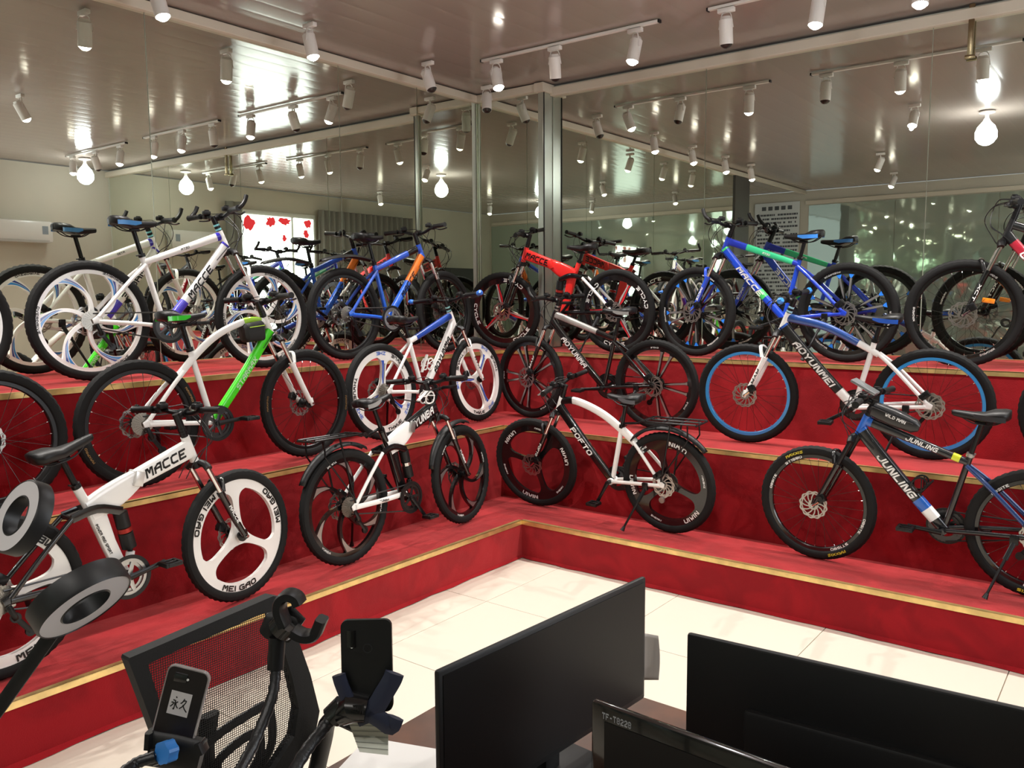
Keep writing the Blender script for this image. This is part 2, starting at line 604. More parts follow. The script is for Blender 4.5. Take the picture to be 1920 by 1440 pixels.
ZT = ZC - 0.022
tracks = [(0.18, 0.12, -1.42, 'nearest the mirrored corner'), (0.18, -1.78, -3.30, 'second from the mirrored corner'), (0.2, -3.75, -5.25, 'third from the mirrored corner')]
heads = {0: [(-0.02, (-0.15, -0.35, -1), 1), (-0.57, (0.25, 0.1, -1), 0), (-1.24, (-0.2, 0.1, -1), 1)],
         1: [(-1.9, (0.12, 0.0, -1), 0), (-2.48, (-0.22, 0.05, -1), 1), (-3.05, (-0.2, 0.0, -1), 1)],
         2: [(-3.9, (-0.2, 0.1, -1), 1), (-4.5, (0.3, 0.0, -1), 0), (-5.1, (-0.1, 0.2, -1), 1)]}
ordw = ['first', 'second', 'third', 'fourth', 'fifth', 'sixth']
for i, (x, ya, yb, wd2) in enumerate(tracks):
    t = MB().box((x, (ya + yb) / 2, ZC - 0.008), (0.032, ya - yb, 0.018), bev=0.002).build('light_track', LAMP_WHITE, None)
    tag(t, 'white lighting track along the big mirror, ' + wd2, 'light track', 'light tracks')
    MB().box((x, ya + 0.005, ZC - 0.009), (0.034, 0.012, 0.02)).build('end_cap', BLACKP, t, False)
    MB().box((x, yb - 0.005, ZC - 0.009), (0.034, 0.012, 0.02)).build('end_cap', BLACKP, t, False)
    for k, (y, aim, on) in enumerate(heads[i]):
        spotlight((x, y, ZT), aim, 'white cylinder spotlight, %s head of the track %s' % (ordw[k], wd2), bool(on), 'track spotlights')
for k, (x, y, aim, on) in enumerate(((-2.31, 0.5, (0.1, -0.3, -1), 1), (-1.24, 0.46, (0.06, -0.22, -1), 1), (-0.06, 0.48, (0.05, -0.4, -1), 0), (0.82, 0.6, (-0.3, -0.25, -1), 0), (-3.3, 0.48, (0.1, -0.25, -1), 1), (-4.2, 0.48, (0.0, -0.2, -1), 1))):
    spotlight((x, y, ZC - 0.002), aim, 'single white ceiling spotlight above the long mirror, %s' % ['third from the corner', 'second lit one from the corner', 'dark one second from the corner', 'hanging in the mirrored corner', 'fifth from the corner', 'farthest from the corner'][k], bool(on), 'single spotlights above the long mirror')
# added spotlights that brighten the rest of the room and its reflections
k = 0
for (x, y) in ((-1.6, -2.2), (-3.0, -4.9), (-5.9, -4.6), (-6.6, -2.8), (-6.4, -0.9), (-4.4, -1.2)):
    spotlight((x, y, ZC - 0.002), ((0.5, 0.05, -1), (0.1, 0.3, -1), (0.35, 0.2, -1), (0.3, 0.0, -1), (0.3, 0.3, -1), (0.1, 0.35, -1))[k], 'added white ceiling spotlight over the %s, brightening the rest of the room' % ['tiled floor', 'desk rear', 'back corner', 'back mirror', 'notice alcove', 'mesh chair'][k], True, 'added spotlights brightening the room', 0.5)
    k += 1


def bulb_lamp(loc, label, power=1.0):
    s = empty('ceiling_bulb', loc, 0, label, 'ceiling lamp', 'bare bulb lamps')
    MB().lathe([(0.0, 0.0), (0.075, 0.0), (0.075, -0.012), (0.045, -0.022), (0.02, -0.026), (0.02, -0.07), (0.0, -0.07)], 24).build('ceiling_rose', LAMP_WHITE, s)
    MB().lathe([(0.02, -0.07), (0.035, -0.1), (0.08, -0.15), (0.102, -0.21), (0.1, -0.265), (0.07, -0.31), (0.035, -0.332), (0.0, -0.338)], 24).build('bulb', mat('bulb_glow_%d' % int(power * 100), 'ffffff', 0.4, emit=BULB_E * power, emit_col='f6faff'), s)
    return s


bulb_lamp((-2.45, -2.69, ZC), 'bright bare globe bulb on the ceiling over the tiled floor')
bulb_lamp((0.45, -5.3, ZC), 'bright bare globe bulb by the wall air conditioner', 0.4)
bulb_lamp((-6.3, -3.6, ZC), 'added bare globe bulb brightening the area near the wavy back mirror', 0.6)  # added bulb, brightens the back of the room

# ------------------------------------------------------------------ window, curtains, air conditioner, notice, cabinet (seen in the mirrors)
w1 = struct('window_1', MB().box((-1.8, YW + 0.01, 2.15), (1.62, 0.05, 2.3), bev=0.004), mat('window_frame', 'd4d2c8', 0.4, 0.3))
PANE = mat('window_daylight', 'ffffff', 0.5, emit=WINDOW_E, emit_col='f3f8ff')
for (a, b) in ((-2.55, -2.12), (-2.06, -1.06)):
    MB().box(((a + b) / 2, YW + 0.04, 2.15), (b - a, 0.012, 2.14)).build('pane', PANE, w1, False)
REDS = mat('red_paper_backlit_glow', 'e0303a', 0.6, emit=1.1)  # emission stands in for daylight shining through the paper
random.seed(21)
for (x, z, rx, rz) in ((-2.42, 3.13, 0.1, 0.08), (-1.92, 3.15, 0.13, 0.07), (-1.62, 3.12, 0.1, 0.09), (-1.18, 3.08, 0.12, 0.14), (-1.9, 2.86, 0.05, 0.06), (-2.38, 2.95, 0.06, 0.09)):
    P = []
    for k in range(18):
        t = 2 * math.pi * k / 18
        f = 0.65 + 0.5 * random.random()
        P.append((x + rx * f * math.cos(t), min(3.21, z + rz * f * math.sin(t))))
    vs3, fs = fill2d([P], 0.002)
    MB().add([(a, b + YW + 0.05, c) for a, b, c in vs3], fs).build('red_paper_cutting', REDS, w1, False)
CURT = mat('grey_curtain', '9c9a90', 0.8)
for nm, a, b in (('narrow grey pleated curtain hanging at the corner side of the window', -1.0, -0.72), ('wide grey pleated curtain hanging between window and dark cabinet', -5.0, -2.62)):
    n = int((b - a) * 60)
    V, Fc = [], []
    for i in range(n + 1):
        x = a + (b - a) * i / n
        y = YW + 0.12 + 0.035 * math.sin(i * 0.75) + 0.012 * math.sin(i * 0.31)
        V += [(x, y, 0.05), (x, y + 0.01, 3.4)]
    Fc = [(2 * i, 2 * i + 2, 2 * i + 3, 2 * i + 1) for i in range(n)]
    cu = MB().add(V, Fc).build('curtain', CURT, None, True, 60)
    so = cu.modifiers.new('thickness', 'SOLIDIFY')
    so.thickness = 0.004
    tag(cu, nm, 'curtain', 'grey curtains')
ac = empty('air_conditioner', (-0.12, YW + 0.1, 2.58), 0, 'white wall-mounted air conditioner on the cream wall, seen in the mirror', 'air conditioner')
ACW = mat('ac_white', 'e3e1da', 0.3, coat=0.3)
MB().box((0, 0, 0.15), (0.86, 0.19, 0.29), bev=0.035).build('housing', ACW, ac)
MB().box((0, 0.098, 0.02), (0.74, 0.012, 0.035), bev=0.003).build('louvre', mat('ac_louvre', 'b9b7b0', 0.4), ac, False)
MB().box((0.32, 0.0965, 0.17), (0.075, 0.004, 0.11)).build('rating_sticker', mat('ac_sticker', '8d98a0', 0.5), ac, False)
cab = empty('storage_cabinet', (-6.05, YW + 0.25, 0), 0, 'tall dark grey storage cabinet against the cream wall, seen in the mirror', 'cabinet')
DG = mat('cabinet_grey', '3c3d3c', 0.45)
MB().box((0, 0, 1.22), (1.75, 0.42, 2.4), bev=0.005).build('body', DG, cab, False)
for q in (-0.44, 0.44):
    d_ = MB().box((q, 0.215, 1.22), (0.85, 0.015, 2.34), bev=0.003).build('door', DG, cab, False)
    MB().box((q * 0.12, 0.232, 1.25), (0.014, 0.016, 0.22), bev=0.003).build('handle', ALU, d_, False)
nb = empty('notice_board', (XW + 0.005, 1.42, 1.55), 0, 'tall white printed notice board with rows of small dark text', 'notice board')
MB().box((0.012, 0, 0.97), (0.02, 0.83, 1.94), bev=0.002).build('board', mat('notice_white', 'dfe3e2', 0.5), nb, False)
mb = MB()
random.seed(5)
for r in range(22):
    z = 1.72 - r * 0.072
    y = 0.36
    while y > -0.36:
        w_ = random.choice((0.03, 0.045, 0.06))
        if random.random() < 0.85:
            mb.box((0.0235, y - w_ / 2, z), (0.002, w_ - 0.008, 0.034))
        y -= w_
o = mb.build('printed_rows', mat('notice_ink', '55595c', 0.6), nb, False)
o['kind'] = 'stuff'
mb = MB()
for r in range(5):
    mb.box((0.0235, 0.24 - r * 0.12, 1.84), (0.002, 0.08, 0.07))
mb.build('printed_heading', mat('notice_ink', '55595c', 0.6), nb, False)


# ------------------------------------------------------------------ bicycles
RW = 0.340


def tire_mesh():
    mb = MB()
    n, m, tr_ = 110, 14, 0.0265
    R0 = RW - tr_ - 0.004
    V = []
    for i in range(n):
        th = 2 * math.pi * i / n
        for k in range(m):
            ph = 2 * math.pi * k / m
            rr = tr_
            if abs(((ph + math.pi) % (2 * math.pi)) - math.pi) < 1.25:
                kk = (i + (k % 2)) % 2
                rr += 0.0045 if kk else -0.0005
            r = R0 + rr * math.cos(ph)
            V.append((r * math.cos(th), rr * 0.95 * math.sin(ph), r * math.sin(th)))
    Fc = [(i * m + k, ((i + 1) % n) * m + k, ((i + 1) % n) * m + (k + 1) % m, i * m + (k + 1) % m) for i in range(n) for k in range(m)]
    mb.add(V, Fc)
    return mb.mesh('tire', RUBBER, True, 25)


TIRE = tire_mesh()


def circ(r, n=72):
    return [(r * math.cos(2 * math.pi * i / n), r * math.sin(2 * math.pi * i / n)) for i in range(n)]


RIN = dict(mag3=0.243, mag6=0.266, mag10=0.262, blade3=0.246)


def spoke_fn(kind):
    R_IN = RIN[kind]
    if kind == 'mag3':
        A = [math.radians(a) for a in (90, 210, 330)]
        w = lambda r: 0.017 + 0.03 * math.exp(-(r - 0.03) / 0.028) + 0.055 * math.exp(-(R_IN - r) / 0.022)
        c = lambda r: 0.0
    elif kind == 'mag6':
        A = [math.radians(a) for a in (90, 150, 210, 270, 330, 30)]
        w = lambda r: 0.0105 + 0.012 * math.exp(-(r - 0.03) / 0.02) + 0.034 * math.exp(-(R_IN - r) / 0.032)
        c = lambda r: 0.75 * (r / R_IN) ** 1.6
    elif kind == 'mag10':
        A = []
        for a in range(5):
            A += [math.radians(90 + 72 * a - 9), math.radians(90 + 72 * a + 9)]
        w = lambda r: 0.0085 + 0.006 * math.exp(-(r - 0.04) / 0.02) + 0.012 * math.exp(-(R_IN - r) / 0.012)
        c = lambda r: 0.0
    else:  # blade3
        A = [math.radians(a) for a in (100, 220, 340)]
        w = lambda r: 0.03 - 0.022 * (r / R_IN) + 0.02 * math.exp(-(R_IN - r) / 0.008)
        c = lambda r: 0.0
    return sorted(A), w, c


def mag_mesh(kind, m):
    A, w, c = spoke_fn(kind)
    R_IN = RIN[kind]
    holes = []
    N = 22
    for i in range(len(A)):
        a0 = A[i]
        a1 = A[(i + 1) % len(A)] + (2 * math.pi if i == len(A) - 1 else 0)
        Lp, Rp = [], []
        for k in range(N + 1):
            r = 0.04 + (R_IN - 0.04) * (1 - (1 - k / N) ** 1.6)
            d = math.asin(min(0.98, w(r) / r))
            l_, r_ = a0 + c(r) + d, a1 + c(r) - d
            if l_ < r_ - 0.03:
                Lp.append((r, l_))
                Rp.append((r, r_))
        if len(Lp) < 3:
            continue
        arc = []
        for k in range(1, 14):
            arc.append((R_IN, Lp[-1][1] + (Rp[-1][1] - Lp[-1][1]) * k / 14))
        lp = Lp + arc + list(reversed(Rp))
        holes.append([(r * math.cos(t), r * math.sin(t)) for r, t in lp])
    vs3, fs = fill2d([circ(0.292, 96)] + holes, 0.022)
    mb = MB().add(vs3, fs)
    mb.lathe([(0.286, -0.013), (0.297, -0.013), (0.297, 0.013), (0.286, 0.013)], 96, 'y', closed=True)
    return mb.mesh('mag_rim', m, True, 40)


def spoke_accent_mesh(kind, m, r0, r1, frac=0.6, half=0, off=0.0118):
    A, w, c = spoke_fn(kind)
    L = []
    for a in A:
        for y in (-off, off):
            V, Fc = [], []
            n = 10
            for k in range(n + 1):
                r = r0 + (r1 - r0) * k / n
                d = math.asin(min(0.98, w(r) * frac / r))
                d *= min(1.0, 0.2 + 2.5 * k / n)
                lo, hi = (-d, d) if half == 0 else ((-d, -0.12 * d) if half < 0 else (0.12 * d, d))
                for q in (lo, hi):
                    t = a + c(r) + q
                    V.append((r * math.cos(t), y, r * math.sin(t)))
            Fc = [(2 * k, 2 * k + 1, 2 * k + 3, 2 * k + 2) for k in range(n)]
            L.append(MB().add(V, Fc).mesh('spoke_accent', m, False))
    return L


def rim_mesh(m):
    return MB().lathe([(0.266, -0.008), (0.27, -0.0125), (0.292, -0.0125), (0.296, -0.009), (0.296, 0.009), (0.292, 0.0125), (0.27, 0.0125), (0.266, 0.008)], 96, 'y', closed=True).mesh('rim', m, True, 40)


def spokes_mesh():
    mb = MB()
    mb.mi = 0
    n = 28
    nip = []
    for i in range(n):
        th = 2 * math.pi * i / n
        sgn = 1 if i % 2 else -1
        t2 = th + (0.75 if (i // 2) % 2 else -0.75)
        p0 = (0.026 * math.cos(t2), sgn * 0.03, 0.026 * math.sin(t2))
        p1 = (0.268 * math.cos(th), sgn * 0.004, 0.268 * math.sin(th))
        mb.tube([p0, p1], 0.0011, 4, caps=False)
        q = Vector(p1)
        nip.append((q, q * 0.955))
    mb.mi = 1
    for a, b in nip:
        mb.tube([a, b], 0.0027, 5)
    return mb.mesh('spokes', [mat('spoke_wire', '3c3a38', 0.3, 0.9), CHROME], False)


def hub_mesh(m):
    return MB().lathe([(0.0, -0.055), (0.012, -0.055), (0.012, -0.042), (0.03, -0.038), (0.03, -0.032), (0.017, -0.027), (0.017, 0.027), (0.03, 0.032), (0.03, 0.038), (0.012, 0.042), (0.012, 0.055), (0.0, 0.055)], 20, 'y').mesh('hub', m, True, 35)


def rotor_mesh():
    N = 96
    outer = []
    for i in range(N):
        r = 0.081 + 0.003 * math.cos(12 * 2 * math.pi * i / N)
        outer.append((r * math.cos(2 * math.pi * i / N), r * math.sin(2 * math.pi * i / N)))
    holes = [circ(0.012, 16)]
    for k in range(12):
        a = 2 * math.pi * k / 12
        h = []
        for (r, d) in ((0.03, 0.09), (0.048, 0.26), (0.064, 0.42), (0.064, 0.80), (0.048, 0.62), (0.03, 0.40)):
            h.append((r * math.cos(a + d), r * math.sin(a + d)))
        holes.append(h)
        h = []
        for (r, d) in ((0.070, 0.45), (0.0745, 0.5), (0.0745, 0.72), (0.070, 0.67)):
            h.append((r * math.cos(a + d), r * math.sin(a + d)))
        holes.append(h)
    vs3, fs = fill2d([outer] + holes, 0.002)
    vs3 = [(x, y + 0.056, z) for x, y, z in vs3]
    return MB().add(vs3, fs).mesh('disc_rotor', mat('rotor_steel', 'a8a5a0', 0.3, 0.95), False)


SPOKES, HUBM, ROTOR = spokes_mesh(), hub_mesh(BLACKM), rotor_mesh()
CASS = MB()
for k in range(8):
    r = 0.058 - k * 0.0048
    y = -0.028 - k * 0.0035
    n = 44
    V = []
    for yy in (y, y - 0.0017):
        for i in range(n):
            rr = r + (0.0025 if i % 2 else -0.0015)
            V.append((rr * math.cos(2 * math.pi * i / n), yy, rr * math.sin(2 * math.pi * i / n)))
    CASS.add(V, [tuple(range(n)), tuple(range(2 * n - 1, n - 1, -1))] + [(i, (i + 1) % n, n + (i + 1) % n, n + i) for i in range(n)])
CASS = CASS.mesh('cassette', mat('cassette_steel', 'aaa59c', 0.3, 0.9), False)
RIMC, MAGC, ACCC, TXTC = {}, {}, {}, {}


def inst(name, me, parent, M=None):
    o = link(bpy.data.objects.new(name, me), parent)
    if M is not None:
        o.matrix_local = M
    return o


def wheel(name, sp, parent, M, front):
    kind, wm = sp['wheel'], sp['rim']
    if kind == 'spoke':
        if wm.name not in RIMC:
            RIMC[wm.name] = rim_mesh(wm)
        w = inst(name, RIMC[wm.name], parent, M)
        inst('spokes', SPOKES, w)
    else:
        k = (kind, wm.name)
        if k not in MAGC:
            MAGC[k] = mag_mesh(kind, wm)
        w = inst(name, MAGC[k], parent, M)
        for j, acc in enumerate(sp.get('accent', ())):
            kk = (kind,) + (acc[0].name,) + tuple(acc[1:])
            if kk not in ACCC:
                ACCC[kk] = spoke_accent_mesh(kind, *acc)
            for me in ACCC[kk]:
                inst('spoke_decal', me, w)
    inst('tire', TIRE, w)
    inst('hub', HUBM, w)
    inst('disc_rotor', ROTOR, w)
    rt = sp.get('rimtext')
    if rt:
        k = (kind, str([(a[0], a[1], a[2].name, a[3]) for a in rt]))
        if k not in TXTC:
            L = []
            for (s, angs, m, h) in rt:
                r = 0.281 if kind == 'spoke' else (RIN[kind] + 0.297) / 2
                if h < 0:
                    r, h = 0.309, -h
                for a in angs:
                    for sd in (-1, 1):
                        yy = (0.0131 if kind == 'spoke' else 0.0135) if r < 0.3 else 0.0262
                        mb = MB()
                        arc_text(mb, s, r, math.radians(a if sd < 0 else 180 - a), h, sd * yy, -1 if sd > 0 else 1, inward=(kind != 'spoke'))
                        me = bpy.data.meshes.new('rim_lettering')
                        me.from_pydata(mb.v, [], mb.f)
                        me.materials.append(m)
                        L.append(me)
            TXTC[k] = L
        for me in TXTC[k]:
            inst('rim_lettering', me, w)
    if not front:
        inst('cassette', CASS, w)
    return w


def saddle(parent, c, tilt, m1, m2):
    """Saddle centred at c=(x, z); nose forward."""
    secs = [(-0.135, 0.012, 0.03), (-0.128, 0.06, 0.036), (-0.105, 0.074, 0.042), (-0.06, 0.070, 0.042), (-0.015, 0.048, 0.036), (0.04, 0.03, 0.03), (0.09, 0.022, 0.026), (0.125, 0.018, 0.022), (0.137, 0.008, 0.016)]
    n = 14
    mb, mb2 = MB(), MB()
    V = []
    for (x, hw, th) in secs:
        th *= 1.35
        zt = 0.012 * math.cos((x - 0.0) * 14) * -0.6 + (0.012 if x < -0.05 else 0)
        for k in range(n):
            a = 2 * math.pi * k / n
            y = hw * math.copysign(abs(math.cos(a)) ** 0.8, math.cos(a))
            z = zt + (th * 0.45 * math.sin(a) if math.sin(a) > 0 else th * 0.9 * math.sin(a) * (0.35 + 0.65 * abs(y) / max(hw, 1e-4)))
            V.append((x, y, z))
    Fc = [(i * n + k, (i + 1) * n + k, (i + 1) * n + (k + 1) % n, i * n + (k + 1) % n) for i in range(len(secs) - 1) for k in range(n)] + [tuple(range(n)), tuple((len(secs) - 1) * n + k for k in reversed(range(n)))]
    mb.add(V, Fc)
    M = Matrix.Translation((c[0], 0, c[1])) @ Matrix.Rotation(-tilt, 4, 'Y')
    s = mb.build('saddle', m1, parent, True, 60)
    s.matrix_local = M
    if m2:
        V2, F2 = [], []
        for sd in (1, -1):
            o = len(V2)
            for x, f in ((-0.12, 0.95), (-0.09, 1.0), (-0.05, 1.0), (-0.01, 1.0), (0.03, 0.8)):
                i = max(0, min(len(secs) - 2, sum(1 for q in secs if q[0] <= x) - 1))
                t = (x - secs[i][0]) / (secs[i + 1][0] - secs[i][0])
                hw = secs[i][1] * (1 - t) + secs[i + 1][1] * t
                V2 += [(x, sd * (hw + 0.003), 0.006), (x, sd * (hw + 0.004), -0.02 + (0.012 if x > 0 else 0))]
            F2 += [(o + 2 * k, o + 2 * k + 1, o + 2 * k + 3, o + 2 * k + 2) for k in range(4)]
        MB().add(V2, F2).build('saddle_panel', m2, s, True, 60)
    mr = MB()
    for y in (-0.022, 0.022):
        mr.tube(cr([(-0.11, y, -0.02), (-0.06, y, -0.045), (0.03, y, -0.045), (0.1, y * 0.4, -0.012)], 4), 0.0035, 6)
    mr.build('saddle_rail', BLACKM, s)
    return s


def build_bike(sp):
    S = sp
    Rw = Vector(S['R'])
    root = bpy.data.objects.new('bicycle', None)
    link(root)
    root.location = Rw + Vector((0, 0, 0.005))
    root.rotation_euler = (-math.radians(S.get('lean', 4)), 0, math.radians(S['ang']))
    tag(root, S['label'], 'bicycle', 'bicycles on the display steps')
    wb_ = S.get('wb', 1.08)
    dx = wb_ - 1.08
    rh, fh = Vector((0, 0, RW)), Vector((wb_, 0, RW))
    bb = Vector((0.425 + dx * .3, 0, 0.295))
    sty = S['style']
    ht = Vector((*(S.get('ht') or (0.805 + dx, 0.885)), 0)).xzy
    hb = Vector((*(S.get('hb') or (0.852 + dx, 0.775)), 0)).xzy
    st_ = Vector((*(S.get('st') or (0.315 + dx * .3, 0.705)), 0)).xzy
    fm = S['frame']
    dm = S.get('down', fm)
    tm_ = S.get('top', fm)
    rm = S.get('rear', fm)
    k3 = lambda x, y, z: Vector((x, y, z))
    ax = (ht - hb).normalized()
    steer = Matrix.Translation(hb) @ Matrix.Rotation(math.radians(S.get('steer', 0)), 4, ax) @ Matrix.Translation(-hb)
    # wheels
    wheel('rear_wheel', S, root, Matrix.Translation(rh) @ Matrix.Rotation(math.radians(S.get('spin_r', 20)), 4, 'Y'), False)
    fw = wheel('front_wheel', S, root, steer @ Matrix.Translation(fh) @ Matrix.Rotation(math.radians(S.get('spin_f', 50)), 4, 'Y'), True)
    if S.get('reflector'):
        MB().box((0.1, -0.012, 0.12), (0.03, 0.012, 0.07), bev=0.004).build('reflector', mat('orange_reflector', 'f08a1c', 0.25, coat=0.5), fw)
    # frame
    mbf = MB()
    frame = None
    if sty == 'hard':
        mbf.tube([bb, st_ + (st_ - bb).normalized() * 0.02], 0.0165, 14)
        mbf.cyl((bb.x, -0.036, bb.z), (bb.x, 0.036, bb.z), 0.023, 18)
        frame = mbf.build('frame', S.get('seat_tube', fm), root)
        ttm = S.get('tt')       # control points of the top tube
        tts = S.get('tts', st_ - (st_ - bb).normalized() * 0.03)
        t0 = ht - ax * 0.03
        if ttm:
            path = cr([t0] + [k3(x, 0, z) for x, z in ttm] + [Vector(tts)], 6)
        else:
            path = [t0.lerp(Vector(tts), i / 14) for i in range(15)]
        n = len(path)
        a0, a1 = S.get('ttr', (0.026, 0.018))
        MB().tube(path, [(a0 + (a1 - a0) * i / (n - 1), 0.0175) for i in range(n)], 14, sq=3.2).build('top_tube', tm_, frame)
        d0 = hb + ax * 0.03
        dp = [d0, d0.lerp(bb, 0.12) + Vector((0, 0, -0.006)), d0.lerp(bb, 0.5) + Vector((0, 0, -0.012)), bb]
        path2 = cr(dp, 5)
        n = len(path2)
        dr = S.get('dtr', 0.03)
        MB().tube(path2, [(dr - 0.006 * i / (n - 1), 0.0225) for i in range(n)], 16, sq=3.6).build('down_tube', dm, frame)
        for (t_a, t_b, mm) in S.get('dbands', ()):
            i0, i1 = int(t_a * (n - 1)), max(int(t_a * (n - 1)) + 1, int(t_b * (n - 1)))
            MB().tube(path2[i0:i1 + 1], [(dr - 0.006 * i / (n - 1) + 0.0012, 0.0237) for i in range(i0, i1 + 1)], 16, sq=3.6).build('colour_band', mm, frame)
        n1 = len(path)
        for (t_a, t_b, mm) in S.get('tbands', ()):
            i0, i1 = int(t_a * (n1 - 1)), max(int(t_a * (n1 - 1)) + 1, int(t_b * (n1 - 1)))
            MB().tube(path[i0:i1 + 1], [(a0 + (a1 - a0) * i / (n1 - 1) + 0.001, 0.0185) for i in range(i0, i1 + 1)], 14, sq=3.2).build('colour_band', mm, frame)
        sa = Vector(S.get('ssa', (st_ - (st_ - bb).normalized() * 0.045)))
        for y in (-1, 1):
            pth = cr([sa + Vector((0, y * 0.018, 0)), sa.lerp(rh, 0.35) + Vector((0, y * 0.045, 0.012)), rh + Vector((0.02, y * 0.068, 0.02))], 5)
            MB().tube(pth, [(0.012, 0.008)] * len(pth), 10).build('seat_stay', S.get('stay', rm), frame)
            pth = cr([bb + Vector((-0.01, y * 0.03, 0)), bb.lerp(rh, 0.4) + Vector((0, y * 0.05, 0.002)), rh + Vector((0.02, y * 0.068, -0.004))], 5)
            MB().tube(pth, [(0.0125, 0.008)] * len(pth), 10).build('chain_stay', rm, frame)
            MB().tube([rh + Vector((0.035, y * 0.068, 0.012)), rh + Vector((-0.012, y * 0.068, -0.004))], [(0.028, 0.004), (0.014, 0.004)], 12, sq=3).build('dropout', rm, frame)
        if S.get('bridge'):
            MB().tube([sa.lerp(rh, 0.3) + Vector((0, -0.04, 0.01)), sa.lerp(rh, 0.3) + Vector((0, 0.04, 0.01))], 0.008, 8, ref=(0, 0, 1)).build('stay_bridge', rm, frame)
        dirD = (d0 - bb).normalized()
        txc = d0.lerp(bb, S.get('txt_pos', 0.45)) + Vector((0, 0, -0.012))
        if S.get('text'):
            s, m, hgt, wid = S['text']
            put_text(s, txc + Vector((0, -0.0247, 0)), dirD, (0, -1, 0), hgt, frame, m, wid, shear=0.15)
            put_text(s, txc + Vector((0, 0.0247, 0)), -dirD, (0, 1, 0), hgt, frame, m, wid, shear=0.15)
        if S.get('text2'):
            s, m, hgt, wid, pos = S['text2']
            i = int(pos * (n1 - 1))
            c_ = path[i]
            dd = (path[max(0, i - 1)] - path[min(n1 - 1, i + 1)]).normalized()
            put_text(s, c_ + Vector((0, -0.0192, 0)), dd, (0, -1, 0), hgt, frame, m, wid, shear=0.15)
            put_text(s, c_ + Vector((0, 0.0192, 0)), -dd, (0, 1, 0), hgt, frame, m, wid, shear=0.15)
    else:
        # folding full-suspension frame
        bb = Vector((0.50 + dx * .3, 0, 0.30))
        stt = Vector((0.335, 0, 0.735))
        sj = Vector((0.385, 0, 0.625))
        mbf.tube([stt, sj, sj + (sj - stt) * 0.2], 0.02, 14)
        frame = mbf.build('frame', fm, root)
        hd = hb.lerp(ht, 0.52)
        hinge = hd.lerp(sj, 0.56) + Vector((0, 0, 0.018))
        b1 = cr([hd, hd.lerp(hinge, 0.5), hinge], 4)
        MB().tube(b1, [(0.046 - 0.001 * i, 0.0235) for i in range(len(b1))], 16, sq=5).build('main_beam', fm, frame)
        b2 = cr([hinge, hinge.lerp(sj, 0.5) + Vector((0, 0, -0.004)), sj + Vector((-0.01, 0, 0))], 4)
        MB().tube(b2, [(0.04 + 0.02 * math.sin(i / (len(b2) - 1) * 2.6), 0.0235) for i in range(len(b2))], 16, sq=5).build('rear_beam', S.get('beam2', fm), frame)
        for y in (-0.029, 0.029):
            MB().box((hinge.x, y, hinge.z), (0.045, 0.014, 0.07), Matrix.Rotation(math.radians(15), 3, 'Y'), bev=0.004).build('hinge_clamp', S.get('hinge', ALU), frame)
        lp = [sj + Vector((0.02, 0, 0.0)), sj.lerp(bb, 0.5) + Vector((0.005, 0, 0)), bb]
        MB().tube(lp, [(0.04, 0.021), (0.032, 0.02), (0.03, 0.02)], 14, sq=4.5).build('lower_strut', S.get('strut', fm), frame)
        MB().cyl((bb.x, -0.04, bb.z), (bb.x, 0.04, bb.z), 0.026, 18).build('bottom_bracket', BLACKP, frame)
        sh0, sh1 = Vector((0.515, 0, 0.60)), Vector((0.555, 0, 0.40))
        shk = MB().tube([sh0, sh1], 0.012, 12).build('rear_shock', BLACKM, root)
        MB().tube([sh0.lerp(sh1, 0.05), sh0.lerp(sh1, 0.4)], 0.032, 16).build('shock_body', BLACKP, shk)
        MB().tube([sh0.lerp(sh1, 0.42), sh0.lerp(sh1, 0.52)], 0.031, 16).build('shock_spring', S.get('shock', mat('shock_red', 'a8322c', 0.3, 0.6)), shk)
        MB().tube([sh0.lerp(sh1, 0.54), sh0.lerp(sh1, 0.9)], 0.033, 16).build('shock_body', BLACKP, shk)
        MB().tube([sh1, sh1 + Vector((-0.005, 0, -0.03))], 0.02, 10).build('shock_mount', S.get('strut', fm), shk)
        rl = Vector((0.285, 0, 0.615))
        lk = MB()
        for y in (-0.034, 0.034):
            lk.tube(cr([rl + Vector((0, y * 1.3, 0)), Vector((0.40, y, 0.635)), sh0 + Vector((0, y * 0.7, 0))], 4), (0.021, 0.006), 8)
        lk.cyl(rl + Vector((0, -0.05, 0)), rl + Vector((0, 0.05, 0)), 0.01, 10).cyl(sh0 + Vector((0, -0.028, 0)), sh0 + Vector((0, 0.028, 0)), 0.009, 10)
        lk.build('rocker_link', BLACKG, frame)
        for y in (-1, 1):
            pth = cr([rl + Vector((0, y * 0.045, 0)), rl.lerp(rh, 0.5) + Vector((0, y * 0.058, 0.004)), rh + Vector((0.015, y * 0.068, 0.01))], 5)
            MB().tube(pth, [(0.012, 0.009)] * len(pth), 10).build('seat_stay', S.get('stay', rm), frame)
            pth = cr([bb + Vector((-0.02, y * 0.035, 0.03)), bb.lerp(rh, 0.5) + Vector((0, y * 0.058, 0.012)), rh + Vector((0.015, y * 0.068, 0))], 5)
            MB().tube(pth, [(0.016, 0.009)] * len(pth), 10).build('chain_stay', rm, frame)
            MB().tube([rh + Vector((0.03, y * 0.068, 0.01)), rh + Vector((-0.012, y * 0.068, -0.004))], [(0.026, 0.004), (0.014, 0.004)], 12, sq=3).build('dropout', rm, frame)
        s, m, hgt, wid = S['text']
        dd = (hd - hinge).normalized()
        tc_ = hd.lerp(hinge, 0.5)
        put_text(s, tc_ + Vector((0, -0.0243, 0)), dd, (0, -1, 0), hgt, frame, m, wid, shear=0.15)
        put_text(s, tc_ + Vector((0, 0.0243, 0)), -dd, (0, 1, 0), hgt, frame, m, wid, shear=0.15)
